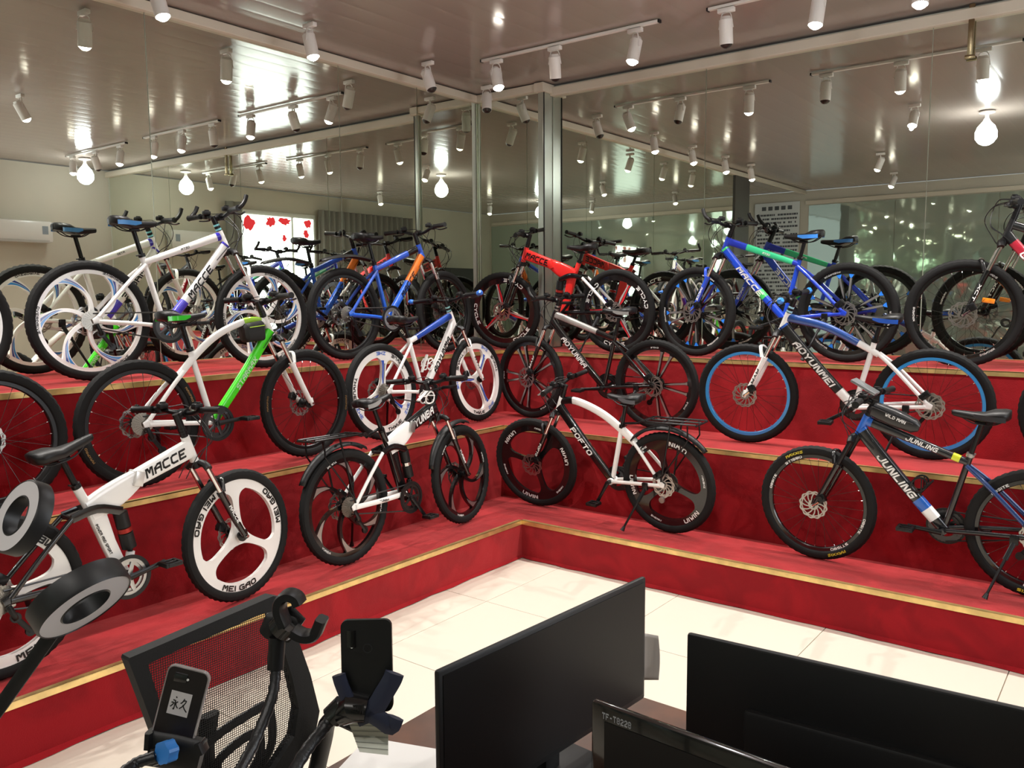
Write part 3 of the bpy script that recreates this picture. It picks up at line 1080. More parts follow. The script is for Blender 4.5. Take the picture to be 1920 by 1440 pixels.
        if S.get('text2'):
            s, m, hgt, wid, pos = S['text2']
            dd = (bb - sj).normalized()
            c_ = sj.lerp(bb, 0.42)
            put_text(s, c_ + Vector((-0.012, -0.0218, 0)), dd, (0, -1, 0), hgt, frame, m, wid)
            put_text(s, c_ + Vector((-0.012, 0.0218, 0)), dd, (0, 1, 0), hgt, frame, m, wid)
        if S.get('text3'):
            s, m, hgt, wid = S['text3']
            put_text(s, bb.lerp(rh, 0.5) + Vector((0, -0.0685, 0.012)), (1, 0, -0.1), (0, -1, 0), hgt, frame, m, wid)
        st_ = stt
    MB().tube([hb - ax * 0.004, ht], 0.021, 16).build('head_tube', S.get('head', S.get('top', fm)), frame)
    # seat post and saddle
    sd_ = (st_ - bb).normalized()
    sc = Vector((S.get('sx', st_.x - 0.065), 0, S.get('sz', 0.905)))
    ptop = st_ + sd_ * ((sc.z - 0.045 - st_.z) / sd_.z)
    sp_ = MB().tube([st_ - sd_ * 0.02, ptop], 0.0135, 12).tube([ptop - Vector((0.02, 0, 0)), ptop + Vector((0.03, 0, 0.004))], (0.01, 0.02), 8).build('seat_post', BLACKM, root)
    MB().cyl(st_ + Vector((0, -0.0, 0.002)), st_ + sd_ * 0.022, 0.021, 16).cyl(st_ + Vector((-0.02, -0.03, 0.012)), st_ + Vector((-0.02, 0.03, 0.012)), 0.005, 8).build('seat_clamp', S.get('clamp', BLACKM), sp_)
    saddle(root, (ptop.x + 0.005, sc.z), math.radians(S.get('stilt', 3)), S.get('sad', BLACKP), S.get('sad2'))
    # fork
    cw = hb - ax * 0.03
    fk = MB()
    fk.tube(cr([cw + Vector((0.01, -0.072, -0.012)), cw + Vector((0.012, -0.045, 0.008)), cw + Vector((0.005, 0, 0.018)), cw + Vector((0.012, 0.045, 0.008)), cw + Vector((0.01, 0.072, -0.012))], 4), (0.017, 0.02), 10, ref=(1, 0, 0))
    fk.cyl(hb - ax * 0.036, hb, 0.022, 16)
    fork = fk.build('fork_crown', S.get('crown', BLACKP), root)
    fork.matrix_local = steer
    for y in (-1, 1):
        a = cw + Vector((0.012, y * 0.06, -0.01))
        b = fh + Vector((-0.012, y * 0.06, 0.0))
        mid = a.lerp(b, 0.36)
        MB().tube([a, mid], 0.0135, 14).build('stanchion', S.get('stan', CHROME), fork)
        lg = MB().tube([mid - (b - a).normalized() * 0.01, mid + (b - a).normalized() * 0.015], 0.0195, 14)
        lg.tube([mid, a.lerp(b, 0.75), b + Vector((0, 0, 0.01))], [0.0175, 0.0165, 0.015], 14)
        lg.tube([b + Vector((0, 0, 0.03)), b + Vector((0.016, 0, -0.012))], [(0.017, 0.007), (0.012, 0.006)], 10, sq=3)
        lo = lg.build('fork_leg', S['fork'], fork)
        if S.get('ftext'):
            s, m = S['ftext']
            dd = (b - a).normalized()
            c_ = a.lerp(b, 0.66)
            put_text(s, c_ + Vector((0, y * 0.0182, 0)), dd if y < 0 else -dd * -1, (0, y, 0), 0.017, fork, m, 0.11, shear=0.1)
    MB().tube(cr([cw.lerp(fh, 0.36) + Vector((0.02, -0.06, 0)), cw.lerp(fh, 0.3) + Vector((0.045, -0.04, 0.03)), cw.lerp(fh, 0.3) + Vector((0.055, 0, 0.04)), cw.lerp(fh, 0.3) + Vector((0.045, 0.04, 0.03)), cw.lerp(fh, 0.36) + Vector((0.02, 0.06, 0))], 4), (0.009, 0.012), 8, ref=(1, 0, 0)).build('fork_arch', S['fork'], fork)
    MB().box((fh.x - 0.05, 0.062, fh.z + 0.05), (0.045, 0.035, 0.05), Matrix.Rotation(0.5, 3, 'Y'), bev=0.006).cyl((fh.x - 0.05, 0.075, fh.z + 0.05), (fh.x - 0.05, 0.09, fh.z + 0.05), 0.014, 12).build('brake_caliper', BLACKM, fork)
    MB().cyl((fh.x, -0.075, fh.z), (fh.x, 0.075, fh.z), 0.008, 10).tube([fh + Vector((0, 0.078, 0)), fh + Vector((-0.04, 0.084, 0.03))], (0.006, 0.004), 6).build('quick_release', CHROME, fork)
    # stem and handlebar
    bc = ht + ax * S.get('rise', 0.085) + Vector((0.045, 0, 0.01))
    sm = MB().tube([ht, ht + ax * (S.get('rise', 0.085) + 0.012)], 0.0175, 14)
    top = ht + ax * (S.get('rise', 0.085) - 0.008)
    sm.tube([top, bc], (0.019, 0.016), 12).cyl(bc + Vector((0, -0.024, 0)), bc + Vector((0, 0.024, 0)), 0.022, 14)
    stem = sm.build('stem', BLACKM, root)
    stem.matrix_local = steer
    for i in range(3):
        q = ht + ax * (0.006 + i * 0.014)
        MB().cyl(q, q + ax * 0.011, 0.0195, 16).build('headset_spacer', S.get('spacer', BLACKM) if i % 2 == 0 else BLACKM, stem)
    bw = S.get('bw', 0.31)
    up = S.get('barup', 0.02)
    hbar = MB().tube(cr([bc + Vector((-0.045, -bw, up)), bc + Vector((-0.015, -bw * 0.55, up)), bc + Vector((0, -0.06, 0.0)), bc, bc + Vector((0, 0.06, 0.0)), bc + Vector((-0.015, bw * 0.55, up)), bc + Vector((-0.045, bw, up))], 5), 0.0125, 10, ref=(0, 0, 1)).build('handlebar', BLACKM, root)
    hbar.matrix_local = steer
    for y in (-1, 1):
        e = bc + Vector((-0.047, y * (bw + 0.005), up))
        g = bc + Vector((-0.030, y * (bw - 0.12), up))
        MB().tube([g, g.lerp(e, 0.08), g.lerp(e, 0.5), g.lerp(e, 0.95), e], [0.0185, 0.0165, 0.0165, 0.0165, 0.019], 14, ref=(0, 0, 1)).build('grip', S.get('grip', BLACKP), hbar)
        if S.get('gripend'):
            MB().tube([e, e + Vector((-0.008, y * 0.03, 0.004)), e + Vector((-0.02, y * 0.035, 0.012))], [0.018, 0.022, 0.014], 12, ref=(0, 0, 1)).build('grip_end', S['gripend'], hbar)
        q = g + Vector((0.01, -y * 0.02, 0))
        lv = MB().box(q + Vector((0.008, -y * 0.012, -0.004)), (0.04, 0.036, 0.03), bev=0.007)
        lv.build('brake_mount', BLACKP, hbar)
        MB().tube(cr([q + Vector((0.025, -y * 0.01, -0.006)), q + Vector((0.05, y * 0.02, -0.02)), q + Vector((0.04, y * 0.07, -0.022)), q + Vector((0.03, y * 0.11, -0.018))], 4), (0.005, 0.008), 8, ref=(1, 0, 0)).build('brake_lever', S.get('lever', BLACKM), hbar)
        MB().box(q + Vector((-0.004, -y * 0.045, 0.016)), (0.05, 0.035, 0.028), bev=0.008).cyl(q + Vector((0.0, -y * 0.045, 0.026)), q + Vector((0.0, -y * 0.045, 0.036)), 0.015, 14).build('gear_shifter', BLACKP, hbar)
        if S.get('barend'):
            MB().tube(cr([e + Vector((0.004, -y * 0.012, 0)), e + Vector((0.02, y * 0.002, 0.015)), e + Vector((0.045, -y * 0.002, 0.045)), e + Vector((0.06, -y * 0.006, 0.08))], 4), 0.013, 10, ref=(0, 1, 0)).build('bar_end', BLACKP, hbar)
        # cables
        cb = MB().tube(cr([q + Vector((0.03, -y * 0.03, -0.006)), q + Vector((0.11, -y * 0.08, -0.03)), ht + Vector((0.15, y * 0.03, 0.0)), ht + Vector((0.10, -y * 0.02, -0.11)), cw + Vector((0.03, -y * 0.03, 0.0))], 6), 0.0026, 5, ref=(0.2, 0.3, 1))
        cb.tube(cr([q + Vector((0.02, -y * 0.06, 0.01)), q + Vector((0.09, -y * 0.12, 0.0)), ht + Vector((0.12, -y * 0.05, -0.02)), ht + Vector((0.05, -y * 0.03, -0.09)), hb.lerp(bb, 0.2) + Vector((0, -y * 0.026, 0.02))], 6), 0.0024, 5, ref=(0.2, 0.3, 1))
        cb.build('brake_cable', BLACKP, hbar)
    if S.get('bell'):
        MB().lathe([(0.0, 0.03), (0.016, 0.026), (0.025, 0.012), (0.026, 0.0), (0.0, 0.0)], 18, c=bc + Vector((-0.01, -0.09, 0.014))).build('bell', CHROME, hbar)
    # drivetrain on the right side (y < 0)
    cy = -0.052
    ca = math.radians(S.get('crank', -10))
    cdir = Vector((math.cos(ca), 0, math.sin(ca)))
    mbk = MB()
    for kx, rr in ((0, 0.088), (1, 0.070)):
        n = 60
        V = []
        y = cy - 0.002 + kx * 0.008
        ring = [((rr + (0.003 if i % 2 else -0.001)) * math.cos(2 * math.pi * i / n), (rr + (0.003 if i % 2 else -0.001)) * math.sin(2 * math.pi * i / n)) for i in range(n)]
        vs3, fs = fill2d([ring, circ(rr * 0.78, 40)], 0.003)
        mbk.add([Vector((x, yy + y, z)) + bb for x, yy, z in vs3], fs)
    for k in range(5):
        a = 2 * math.pi * k / 5
        mbk.tube([bb + Vector((0, cy, 0)), bb + Vector((0.07 * math.cos(a), cy, 0.07 * math.sin(a)))], [(0.015, 0.004), (0.009, 0.003)], 6)
    mbk.cyl(bb + Vector((0, -0.066, 0)), bb + Vector((0, 0.066, 0)), 0.014, 14)
    ck = mbk.build('crankset', S.get('crankm', STEEL), root)
    if not S.get('noguard'):
        vs3, fs = fill2d([circ(0.101, 48), circ(0.084, 40)], 0.003)
        MB().add([Vector((x, y + cy - 0.006, z)) + bb for x, y, z in vs3], fs).build('chain_guard', BLACKP, ck)
    for y, sg in ((-1, 1), (1, -1)):
        p0 = bb + Vector((0, y * 0.066, 0))
        p1 = p0 + cdir * (0.165 * sg) + Vector((0, y * 0.012, 0))
        MB().tube([p0, p0.lerp(p1, 0.5), p1], [(0.016, 0.007), (0.012, 0.006), (0.013, 0.007)], 10).build('crank_arm', BLACKM, ck)
        pc = p1 + Vector((0, y * 0.047, 0))
        pd = MB()
        for xx in (-0.034, 0.034):
            pd.box(pc + Vector((xx, 0, 0)), (0.016, 0.074, 0.022), bev=0.004)
        for yy in (-0.032, 0.0, 0.032):
            pd.box(pc + Vector((0, yy, 0)), (0.06, 0.012, 0.02), bev=0.003)
        pd.build('pedal', BLACKP, ck)
    ch = MB()
    for sg in (1, -1):
        ch.tube([rh + Vector((0.0, -0.045, sg * 0.04)), bb + Vector((0, cy, sg * 0.086))], (0.0045, 0.003), 6)
    ch.build('chain', STEEL, root)
    dr_ = rh + Vector((0.03, -0.066, -0.075))
    dl = MB().tube([rh + Vector((0.005, -0.07, -0.02)), rh + Vector((0.02, -0.078, -0.06)), dr_ + Vector((0, 0, -0.005))], (0.012, 0.009), 8)
    dl.tube([dr_, dr_ + Vector((0.055, 0.004, -0.075))], (0.012, 0.004), 8)
    for q in (dr_, dr_ + Vector((0.055, 0.006, -0.075))):
        dl.cyl(q + Vector((0, -0.004, 0)), q + Vector((0, 0.008, 0)), 0.021, 14)
    dl.build('rear_derailleur', S.get('mech', BLACKM), root)
    # rear brake caliper
    MB().box(rh + Vector((0.03, 0.06, 0.065)), (0.06, 0.035, 0.04), Matrix.Rotation(0.7, 3, 'Y'), bev=0.006).cyl(rh + Vector((0.045, 0.07, 0.06)), rh + Vector((0.045, 0.09, 0.06)), 0.014, 12).build('brake_caliper', BLACKM, root)
    lean = math.radians(S.get('lean', 4))
    if S.get('kick', True):
        # kickstand on the left side, reaching the ground allowing for the lean
        kx = S.get('kx', 0.13)
        top_ = Vector((kx, 0.075, 0.30))
        yy = 0.215
        foot = Vector((kx + 0.10, yy, yy * math.tan(lean) + 0.018))
        ks = MB().tube([top_, top_.lerp(foot, 0.3)], (0.013, 0.009), 8).tube([top_.lerp(foot, 0.25), foot], [0.0085, 0.007], 8).build('kickstand', BLACKM, root)
        MB().tube([foot + (top_ - foot).normalized() * 0.03, foot], [0.009, 0.015], 10).build('kickstand_foot', BLACKP, ks)
        MB().box(top_ + Vector((0, -0.004, 0.015)), (0.04, 0.02, 0.05), bev=0.004).build('kickstand_mount', BLACKM, ks)
    if S.get('rack'):
        rk = MB()
        z = 0.755
        for y in (-0.07, 0.0, 0.07):
            rk.tube([(0.2, y * 0.5, z - 0.03), (0.13, y, z), (-0.26, y, z + 0.01)], 0.006, 7)
        for x in (0.1, -0.02, -0.14, -0.26):
            rk.tube([(x, -0.075, z + 0.004), (x, 0.075, z + 0.004)], 0.006, 7, ref=(0, 0, 1))
        for y in (-1, 1):
            rk.tube([(-0.08, y * 0.075, z), (0.0, y * 0.085, RW + 0.03)], 0.006, 7)
            rk.tube([(-0.2, y * 0.075, z), (-0.2, y * 0.078, z - 0.09)], 0.005, 7)
            rk.tube([(-0.2, y * 0.078, z - 0.09), (0.0, y * 0.085, RW + 0.05)], 0.005, 7)
        rk.tube([(0.2, 0, z - 0.035), (st_.x + 0.0, 0, st_.z + 0.03)], (0.008, 0.012), 8)
        rk.build('luggage_rack', BLACKM, root)
    for (nm, cen, a0, a1, rr, mm) in S.get('fenders', ()):
        c0 = rh if cen == 'r' else fh
        V, Fc = [], []
        n = 20
        for i in range(n + 1):
            a = math.radians(a0 + (a1 - a0) * i / n)
            wv = 0.036 * (0.55 + 0.45 * math.sin(math.pi * (0.1 + 0.85 * i / n)))
            for y, dz in ((-wv, -0.016), (-wv * 0.5, 0.0), (0, 0.005), (wv * 0.5, 0.0), (wv, -0.016)):
                r = rr + dz
                V.append((c0.x + r * math.cos(a), y, c0.z + r * math.sin(a)))
        Fc = [(i * 5 + k, (i + 1) * 5 + k, (i + 1) * 5 + k + 1, i * 5 + k + 1) for i in range(n) for k in range(4)]
        fo = MB().add(V, Fc).build('mudguard', mm, root, True, 70)
        so = fo.modifiers.new('thickness', 'SOLIDIFY')
        so.thickness = 0.003
        if cen == 'f':
            fo.matrix_local = steer
    if S.get('blade'):
        # long mudguard blade clamped to the seat post
        V, Fc = [], []
        p0, p1 = st_ + Vector((-0.02, 0, 0.05)), st_ + Vector((-0.50, 0, 0.035))
        n = 12
        for i in range(n + 1):
            t = i / n
            c_ = p0.lerp(p1, t) + Vector((0, 0, 0.035 * math.sin(math.pi * t)))
            wv = 0.012 + 0.045 * math.sin(math.pi * min(1, 0.12 + t * 0.8))
            V += [c_ + Vector((0, -wv, -0.02)), c_, c_ + Vector((0, wv, -0.02))]
        Fc = [(i * 3 + k, (i + 1) * 3 + k, (i + 1) * 3 + k + 1, i * 3 + k + 1) for i in range(n) for k in range(2)]
        fo = MB().add(V, Fc).build('mudguard', BLACKP, root, True, 70)
        so = fo.modifiers.new('thickness', 'SOLIDIFY')
        so.thickness = 0.004
    if S.get('cage'):
        (x, z, a, mm) = S['cage']
        rot = Matrix.Rotation(math.radians(a), 3, 'Y')
        cg = MB()
        at_ = lambda a_, b_, c_: Vector((x, 0, z)) + rot @ Vector((a_, b_, c_))
        for y in (-0.032, 0.032):
            ring = [at_(0.034 * math.cos(2 * math.pi * i / 20), y * (1 - 0.25 * abs(math.sin(2 * math.pi * i / 20))), 0.044 * math.sin(2 * math.pi * i / 20)) for i in range(20)]
            cg.tube(ring, (0.0055, 0.0035), 8, ref=(0, 1, 0), closed=True)
            cg.tube([at_(-0.03, y, -0.015), at_(0.012, y, 0.04)], (0.004, 0.003), 6)
        cg.tube([at_(-0.036, 0, -0.085), at_(-0.036, 0, 0.06)], (0.006, 0.014), 8)
        for zz in (-0.03, 0.03):
            cg.tube([at_(-0.03, -0.034, zz), at_(-0.03, 0.034, zz)], 0.004, 6, ref=(0, 0, 1))
            cg.tube([at_(0.03, -0.026, zz * 0.6), at_(0.036, 0, zz * 0.6), at_(0.03, 0.026, zz * 0.6)], 0.0035, 6, ref=(0, 0, 1))
        cg.build('bottle_cage', mm, root)
    if S.get('bag') == 'head':
        c_ = ht.lerp(st_, 0.16) + Vector((0, 0, -0.05))
        bg = MB().tube([c_ + Vector((0.055, 0, 0.0)), c_ + Vector((0.045, 0, 0)), c_ + Vector((-0.06, 0, -0.012)), c_ + Vector((-0.075, 0, -0.014))], [(0.05, 0.04), (0.06, 0.052), (0.056, 0.052), (0.04, 0.035)], 16, sq=4).build('frame_bag', mat('bag_fabric', '1a1b1a', 0.75, bump=(300, 0.2, 0.002)), root)
        MB().tube([c_ + Vector((0.045, -0.054, 0.03)), c_ + Vector((-0.055, -0.053, 0.02))], 0.003, 6).build('piping', mat('bag_piping', '9fc23a', 0.5), bg)
        MB().tube([c_ + Vector((0.045, 0.054, 0.03)), c_ + Vector((-0.055, 0.053, 0.02))], 0.003, 6).build('piping', mat('bag_piping', '9fc23a', 0.5), bg)
    if S.get('bag') == 'top':
        a = ht + Vector((-0.015, 0, 0.045))
        b = ht.lerp(st_, 0.52) + Vector((0, 0, 0.045))
        bg = MB().tube([a, a.lerp(b, 0.06), a.lerp(b, 0.5), a.lerp(b, 0.9), b], [(0.025, 0.02), (0.042, 0.034), (0.048, 0.04), (0.038, 0.034), (0.02, 0.02)], 18, sq=3.4).build('top_tube_bag', mat('bag_shell', '18191b', 0.38, coat=0.2), root)
        d_ = (a - b).normalized()
        put_text('WILD MAN', a.lerp(b, 0.55) + Vector((0, 0.0412, 0.008)), -d_, (0, 1, 0), 0.018, bg, DECW, 0.11)
        MB().tube([a.lerp(b, 0.08) + Vector((0, 0.0395, 0.02)), a.lerp(b, 0.9) + Vector((0, 0.0375, 0.018))], 0.0025, 6).build('zip', STEEL, bg)
        MB().box(bc + Vector((0.0, 0.02, 0.075)), (0.15, 0.085, 0.016), Matrix.Rotation(-0.5, 3, 'Y'), bev=0.005).build('phone_mount', mat('mount_silver', '8a8d8f', 0.3, 0.6), hbar)
    return root


P_ = paint
WH, BK = P_('f0efec'), BLACKG
BIKES = [
    # --- lowest step
    dict(R=(-3.735, -0.53, H[1]), ang=0.2, wb=1.13, lean=0.5, style='fold', label='white folding bicycle with white three-spoke wheels on the lowest step', frame=WH, rear=BLACKG, wheel='mag3', rim=WHITEP,
         rimtext=(('MEI', (-112, 8, 128), DECK, 0.03), ('GAO', (-86, 34, 154), DECK, 0.03)), text=('MACCE', DECK, 0.046, 0.225), text2=('POWER AND SPORT', DECK, 0.013, 0.16, 0), fork=BLACKG, ftext=('MACCE', DECW), spin_f=118, spin_r=80, ht=(0.855, 0.89), hb=(0.90, 0.765), rise=0.11, steer=8, sx=0.25, sz=0.915, stilt=16, hinge=mat('hinge_silver', 'd9d7d3', 0.3, 0.4), crank=12, bell=1, crankm=ALU, kick=True),
    dict(R=(-1.885, -0.535, H[1]), ang=2.5, wb=1.085, lean=3, style='fold', label='black and white folding bicycle with luggage rack and mudguards on the lowest step', frame=BK, beam2=WH, rear=WH, strut=BK, wheel='mag6', rim=BLACKG,
         accent=((ALU, 0.18, 0.264, 0.75, 0),), rimtext=(('YUNBA', (30, 150, 270), DECW, 0.012),), text=('YUNBA', DECW, 0.05, 0.2), text3=('YUNBA', DECK, 0.014, 0.08), fork=BLACKG, ftext=('YUNBA', DECW), steer=6, spin_f=15, spin_r=40, rack=1, fenders=(('m', 'r', 60, 150, 0.375, BLACKP), ('m', 'f', 70, 165, 0.372, BLACKP)), sz=0.93, stilt=8, sad2=mat('saddle_grey', '8c8c8a', 0.5), cage=(0.77, 0.90, 60, WHITEP), crank=-55, rise=0.11, shock=CHROME),
    dict(R=(-0.178, -1.735, H[1]), ang=87, wb=1.10, lean=6, style='hard', label='white arched-frame bicycle with black three-spoke wheels and rear rack', frame=WH, down=BK, top=WH, stay=WH, rear=WH, seat_tube=WH, wheel='mag3', rim=BLACKG, fork=BLACKG,
         rimtext=(('UIWIN', (-60, 60, 180), DECW, 0.028), ('ZHENIU', (0, 120, 240), DECW, 0.012)), text=('POFTO', DECW, 0.042, 0.24), ftext=('POFTO', DECW), tt=((0.70, 0.83), (0.50, 0.765), (0.33, 0.66)), tts=Vector((0.19, 0, 0.55)), ttr=(0.024, 0.029), tbands=((0.0, 0.22, BK),), ssa=(0.24, 0, 0.595), bridge=1, st=(0.335, 0.675), hb=(0.86, 0.755), ht=(0.82, 0.85), steer=9, spin_f=75, spin_r=130, rack=1, fenders=(('m', 'r', 45, 140, 0.378, BLACKP),), sad=BLACKP, sad2=mat('saddle_trim', '55565a', 0.5), sz=0.885, stilt=2, crank=120, mech=ALU, dtr=0.033, lever=ALU, noguard=1),
    dict(R=(-0.16, -3.79, H[1]), ang=89.8, wb=1.11, lean=4, style='hard', label='black and blue hardtail bicycle with top tube bag on the lowest step', frame=P_('121416'), down=P_('14161a'), top=P_('14161a'), stay=P_('16386f'), rear=P_('14161a'), wheel='spoke', rim=BLACKG, fork=BLACKG,
         rimtext=(('ST1580', (-110, 70), DECW, 0.016), ('OBSITE', (-70, 110), DECW, 0.014), ('MAXXIS', (-115, 65), mat('decal_yellow', 'd8c53a', 0.5), -0.016)), text=('JUNLING', DECW, 0.04, 0.29), text2=('JUNLING', DECW, 0.026, 0.17, 0.62), dbands=((0.0, 0.07, P_('1f5fb8')), (0.8, 0.87, P_('1f5fb8')), (0.88, 0.94, WH)), tbands=((0.0, 0.08, P_('1f5fb8')), (0.86, 0.94, P_('d8df30'))), bag='top', cage=(0.56, 0.53, -38, BLACKM), steer=-3, sz=0.935, stilt=1, sad2=mat('saddle_trim2', '2c2d30', 0.3), clamp=ALU, crank=185, kx=0.10, dtr=0.036, stan=BLACKM, head=P_('1f5fb8')),
    # --- middle step
    dict(R=(-2.80, 0.035, H[2]), ang=-2.0, wb=1.07, lean=1.5, style='hard', label='white and green bicycle with black spoked wheels and a black frame bag', frame=WH, down=P_('46dd1e'), top=WH, rear=WH, stay=WH, seat_tube=WH, wheel='spoke', rim=BLACKM, fork=WH, text=('STARMAX', mat('decal_pale', 'c6ecc0', 0.4), 0.03, 0.22),
         tt=((0.68, 0.865), (0.50, 0.80), (0.36, 0.70)), tts=Vector((0.22, 0, 0.56)), ttr=(0.02, 0.019), tbands=((0.12, 0.3, P_('9fd23a')),), dbands=(), bag='head', sad2=P_('35c828'), sz=0.9, stilt=2, crank=5, steer=3, ssa=(0.26, 0, 0.6), rimtext=(('MAXPRO', (45, 225), mat('decal_tan', '8c6b3a', 0.6), -0.012),), rise=0.09),
    dict(R=(-1.01, 0.05, H[2]), ang=1.5, wb=1.07, lean=5, style='hard', label='white and blue bicycle with white three-spoke wheels on the middle step', frame=WH, down=WH, top=WH, rear=WH, stay=WH, wheel='mag3', rim=WHITEP, accent=((P_('2b4fb0'), 0.05, 0.22, 0.9, 1), (DECK, 0.05, 0.2, 0.35, -1)), rimtext=(('THWUE', (-60, 60, 180), DECK, 0.024), ('ZHE', (-22, 98, 218), P_('5b7fd0'), 0.024)), fork=WH, ftext=('AYM', DECK), text=('AOYUNMA', DECK, 0.044, 0.32), tbands=((0.05, 0.9, P_('2146a0')),),
         gripend=P_('2a6fd0'), cage=(0.50, 0.50, 30, WHITEP), sz=0.84, spacer=P_('8fd0d0'), crank=8, steer=2, spin_f=35, spin_r=10, bridge=1),
    dict(R=(0.50, -1.275, H[2]), ang=92.0, wb=1.13, lean=4, style='hard', label='black bicycle with silver lettering and black paired-spoke wheels on the middle step', frame=BK, down=BK, top=BK, rear=BK, seat_tube=BK, wheel='mag10', rim=BLACKG, accent=((ALU, 0.07, 0.255, 0.75, 0),), rimtext=(('CYCLE', (40, 160, 280), DECW, 0.010),), fork=BLACKG, ftext=('AYM', DECW), text=('AOYUNMA', DECW, 0.042, 0.31), tbands=((0.05, 0.75, mat('silver_paint', 'b9b8b4', 0.3, 0.5)),),
         sad2=mat('saddle_grey', '8c8c8a', 0.5), sz=0.885, stilt=2, steer=-6, spin_f=20, spin_r=50, crank=175, spacer=ALU, st=(0.33, 0.70), barend=1),
    dict(R=(0.425, -3.155, H[2]), ang=93.5, wb=1.12, lean=5, style='hard', label='white and blue bicycle with bright blue rims on the middle step', frame=WH, down=WH, top=WH, rear=WH, stay=WH, seat_tube=WH, wheel='spoke', rim=P_('2f8fd2'), fork=WH, ftext=('AYM', DECK), text=('AOYUNMEI', DECW, 0.042, 0.37), dtr=0.034, dbands=((0.1, 0.9, DECK), (0.05, 0.1, P_('2353b0'))), tbands=((0.03, 0.7, P_('23488f')),),
         tt=((0.62, 0.80), (0.42, 0.70)), tts=Vector((0.3, 0, 0.63)), ssa=(0.3, 0, 0.64), sad=BLACKP, sad2=P_('2456b8'), sz=0.855, spacer=P_('9fd0e0'), gripend=P_('2a7fd8'), steer=1, crank=150, kick=True),
    # --- top step
    dict(R=(-2.765, 0.575, H[3]), ang=-5.0, wb=1.09, lean=2, style='hard', label='white and purple bicycle with white curved-spoke wheels on the top step', frame=WH, down=WH, top=WH, rear=WH, stay=WH, wheel='mag6', rim=WHITEP, accent=((P_('2f86cf'), 0.17, 0.264, 0.72, 1), (P_('2b3f8f'), 0.16, 0.264, 0.5, -1)), rimtext=(('OVERDRIVE', (70, 190, 310), DECK, 0.014),), fork=WH, crown=BLACKP, text=('MACCE', DECK, 0.042, 0.25), dbands=((0.0, 0.08, P_('3a2fb5')), (0.82, 0.95, P_('4a3fc5'))), text2=('M730', DECK, 0.014, 0.06, 0.5), tbands=((0.0, 0.08, P_('3a2fb5')),),
         sad=BLACKP, sad2=P_('3c78b0'), barend=1, spacer=P_('7fd0d8'), sz=0.905, stilt=0, spin_r=12, spin_f=0, crank=5, kick=True),
    dict(R=(-0.90, 0.56, H[3]), ang=-2.5, wb=1.05, lean=2, style='hard', label='blue and orange bicycle with black wheels on the top step', frame=P_('1f5fd0'), down=P_('1f5fd0'), top=P_('2150c0'), rear=P_('1f5fd0'), wheel='spoke', rim=BLACKM, fork=BLACKG, text=('MACCE', DECK, 0.042, 0.24), dbands=((0.1, 0.62, P_('ee7a20')),), tbands=((0.08, 0.3, BK),), blade=1, sz=0.915, barup=0.03, bw=0.32, crank=-30, crankm=ALU, steer=4, stay=P_('2a55b8')),
    dict(R=(0.83, -0.74, H[3]), ang=93.0, wb=1.10, lean=4, style='fold', label='red folding bicycle with red and silver blade wheels on the top step', frame=P_('e02a26'), rear=BLACKG, stay=WH, wheel='blade3', rim=BLACKG, accent=((P_('c8202c'), 0.05, 0.238, 0.95, 1), (mat('blade_silver', 'd8d4d2', 0.25, 0.6), 0.05, 0.238, 0.95, -1)), rimtext=(('CYCLE', (-75, 45, 165), DECW, 0.03),), text=('MACCE', DECK, 0.05, 0.24), fork=BLACKG, steer=12, spin_f=20, spin_r=100, rise=0.10, sz=0.86, ht=(0.84, 0.88), hb=(0.885, 0.76), crank=-45, kick=True, beam2=P_('e02a26'), hinge=P_('e02a26')),
    dict(R=(0.85, -2.53, H[3]), ang=89.0, wb=1.12, lean=4, style='hard', label='blue and green bicycle with black and blue paired-spoke wheels on the top step', frame=P_('1747c8'), down=P_('1747c8'), top=P_('2038b0'), rear=P_('1c3fc0'), wheel='mag10', rim=BLACKG, accent=((ALU, 0.1, 0.235, 0.8, 0), (P_('2a7be0'), 0.235, 0.262, 0.9, 0)), rimtext=(('PREDATOR', (36, 156, 276), DECW, 0.011),), fork=P_('1747c8'), ftext=('MACCE', DECW), text=('MACCE', DECW, 0.036, 0.28), tbands=((0.35, 0.95, P_('38c087')),), dbands=((0.0, 0.08, P_('45d068')), (0.78, 0.84, P_('45d068'))),
         sad=BLACKP, sad2=P_('3d84d8'), barend=1, sz=0.87, stilt=0, steer=-8, spin_f=30, spin_r=75, crank=160, text2=('M730', DECW, 0.014, 0.06, 0.6)),
    dict(R=(0.86, -4.33, H[3]), ang=90.0, wb=1.10, lean=4, style='hard', label='black and red bicycle with orange wheel reflector on the top step', frame=P_('17171a'), down=P_('a81f34'), top=P_('17171a'), rear=P_('17171a'), wheel='spoke', rim=BLACKG, rimtext=(('XROADS', (40, 160, 280), DECW, 0.012),), fork=BLACKG, ftext=('XCT', DECW), text=('GIVE', DECW, 0.04, 0.16), txt_pos=0.3, dbands=((0.0, 0.3, P_('17171a')),), reflector=1, sz=0.89, steer=8, spin_f=-100, ht=(0.85, 0.905), hb=(0.89, 0.79)),
    # --- cropped by the picture edges
    dict(R=(-4.62, 0.55, H[3]), ang=-2.0, wb=1.08, lean=2, style='hard', label='black bicycle with white striped rims cut off at the picture edge, top step', frame=P_('202225'), rear=P_('202225'), wheel='spoke', rim=WHITEP, fork=BLACKG, sz=0.9),
    dict(R=(-4.59, 0.06, H[2]), ang=-1.0, wb=1.08, lean=2, style='hard', label='dark bicycle with black spoked wheels cut off at the picture edge, middle step', frame=P_('2a2c30'), rear=P_('2a2c30'), wheel='spoke', rim=BLACKM, fork=BLACKG, sz=0.88),
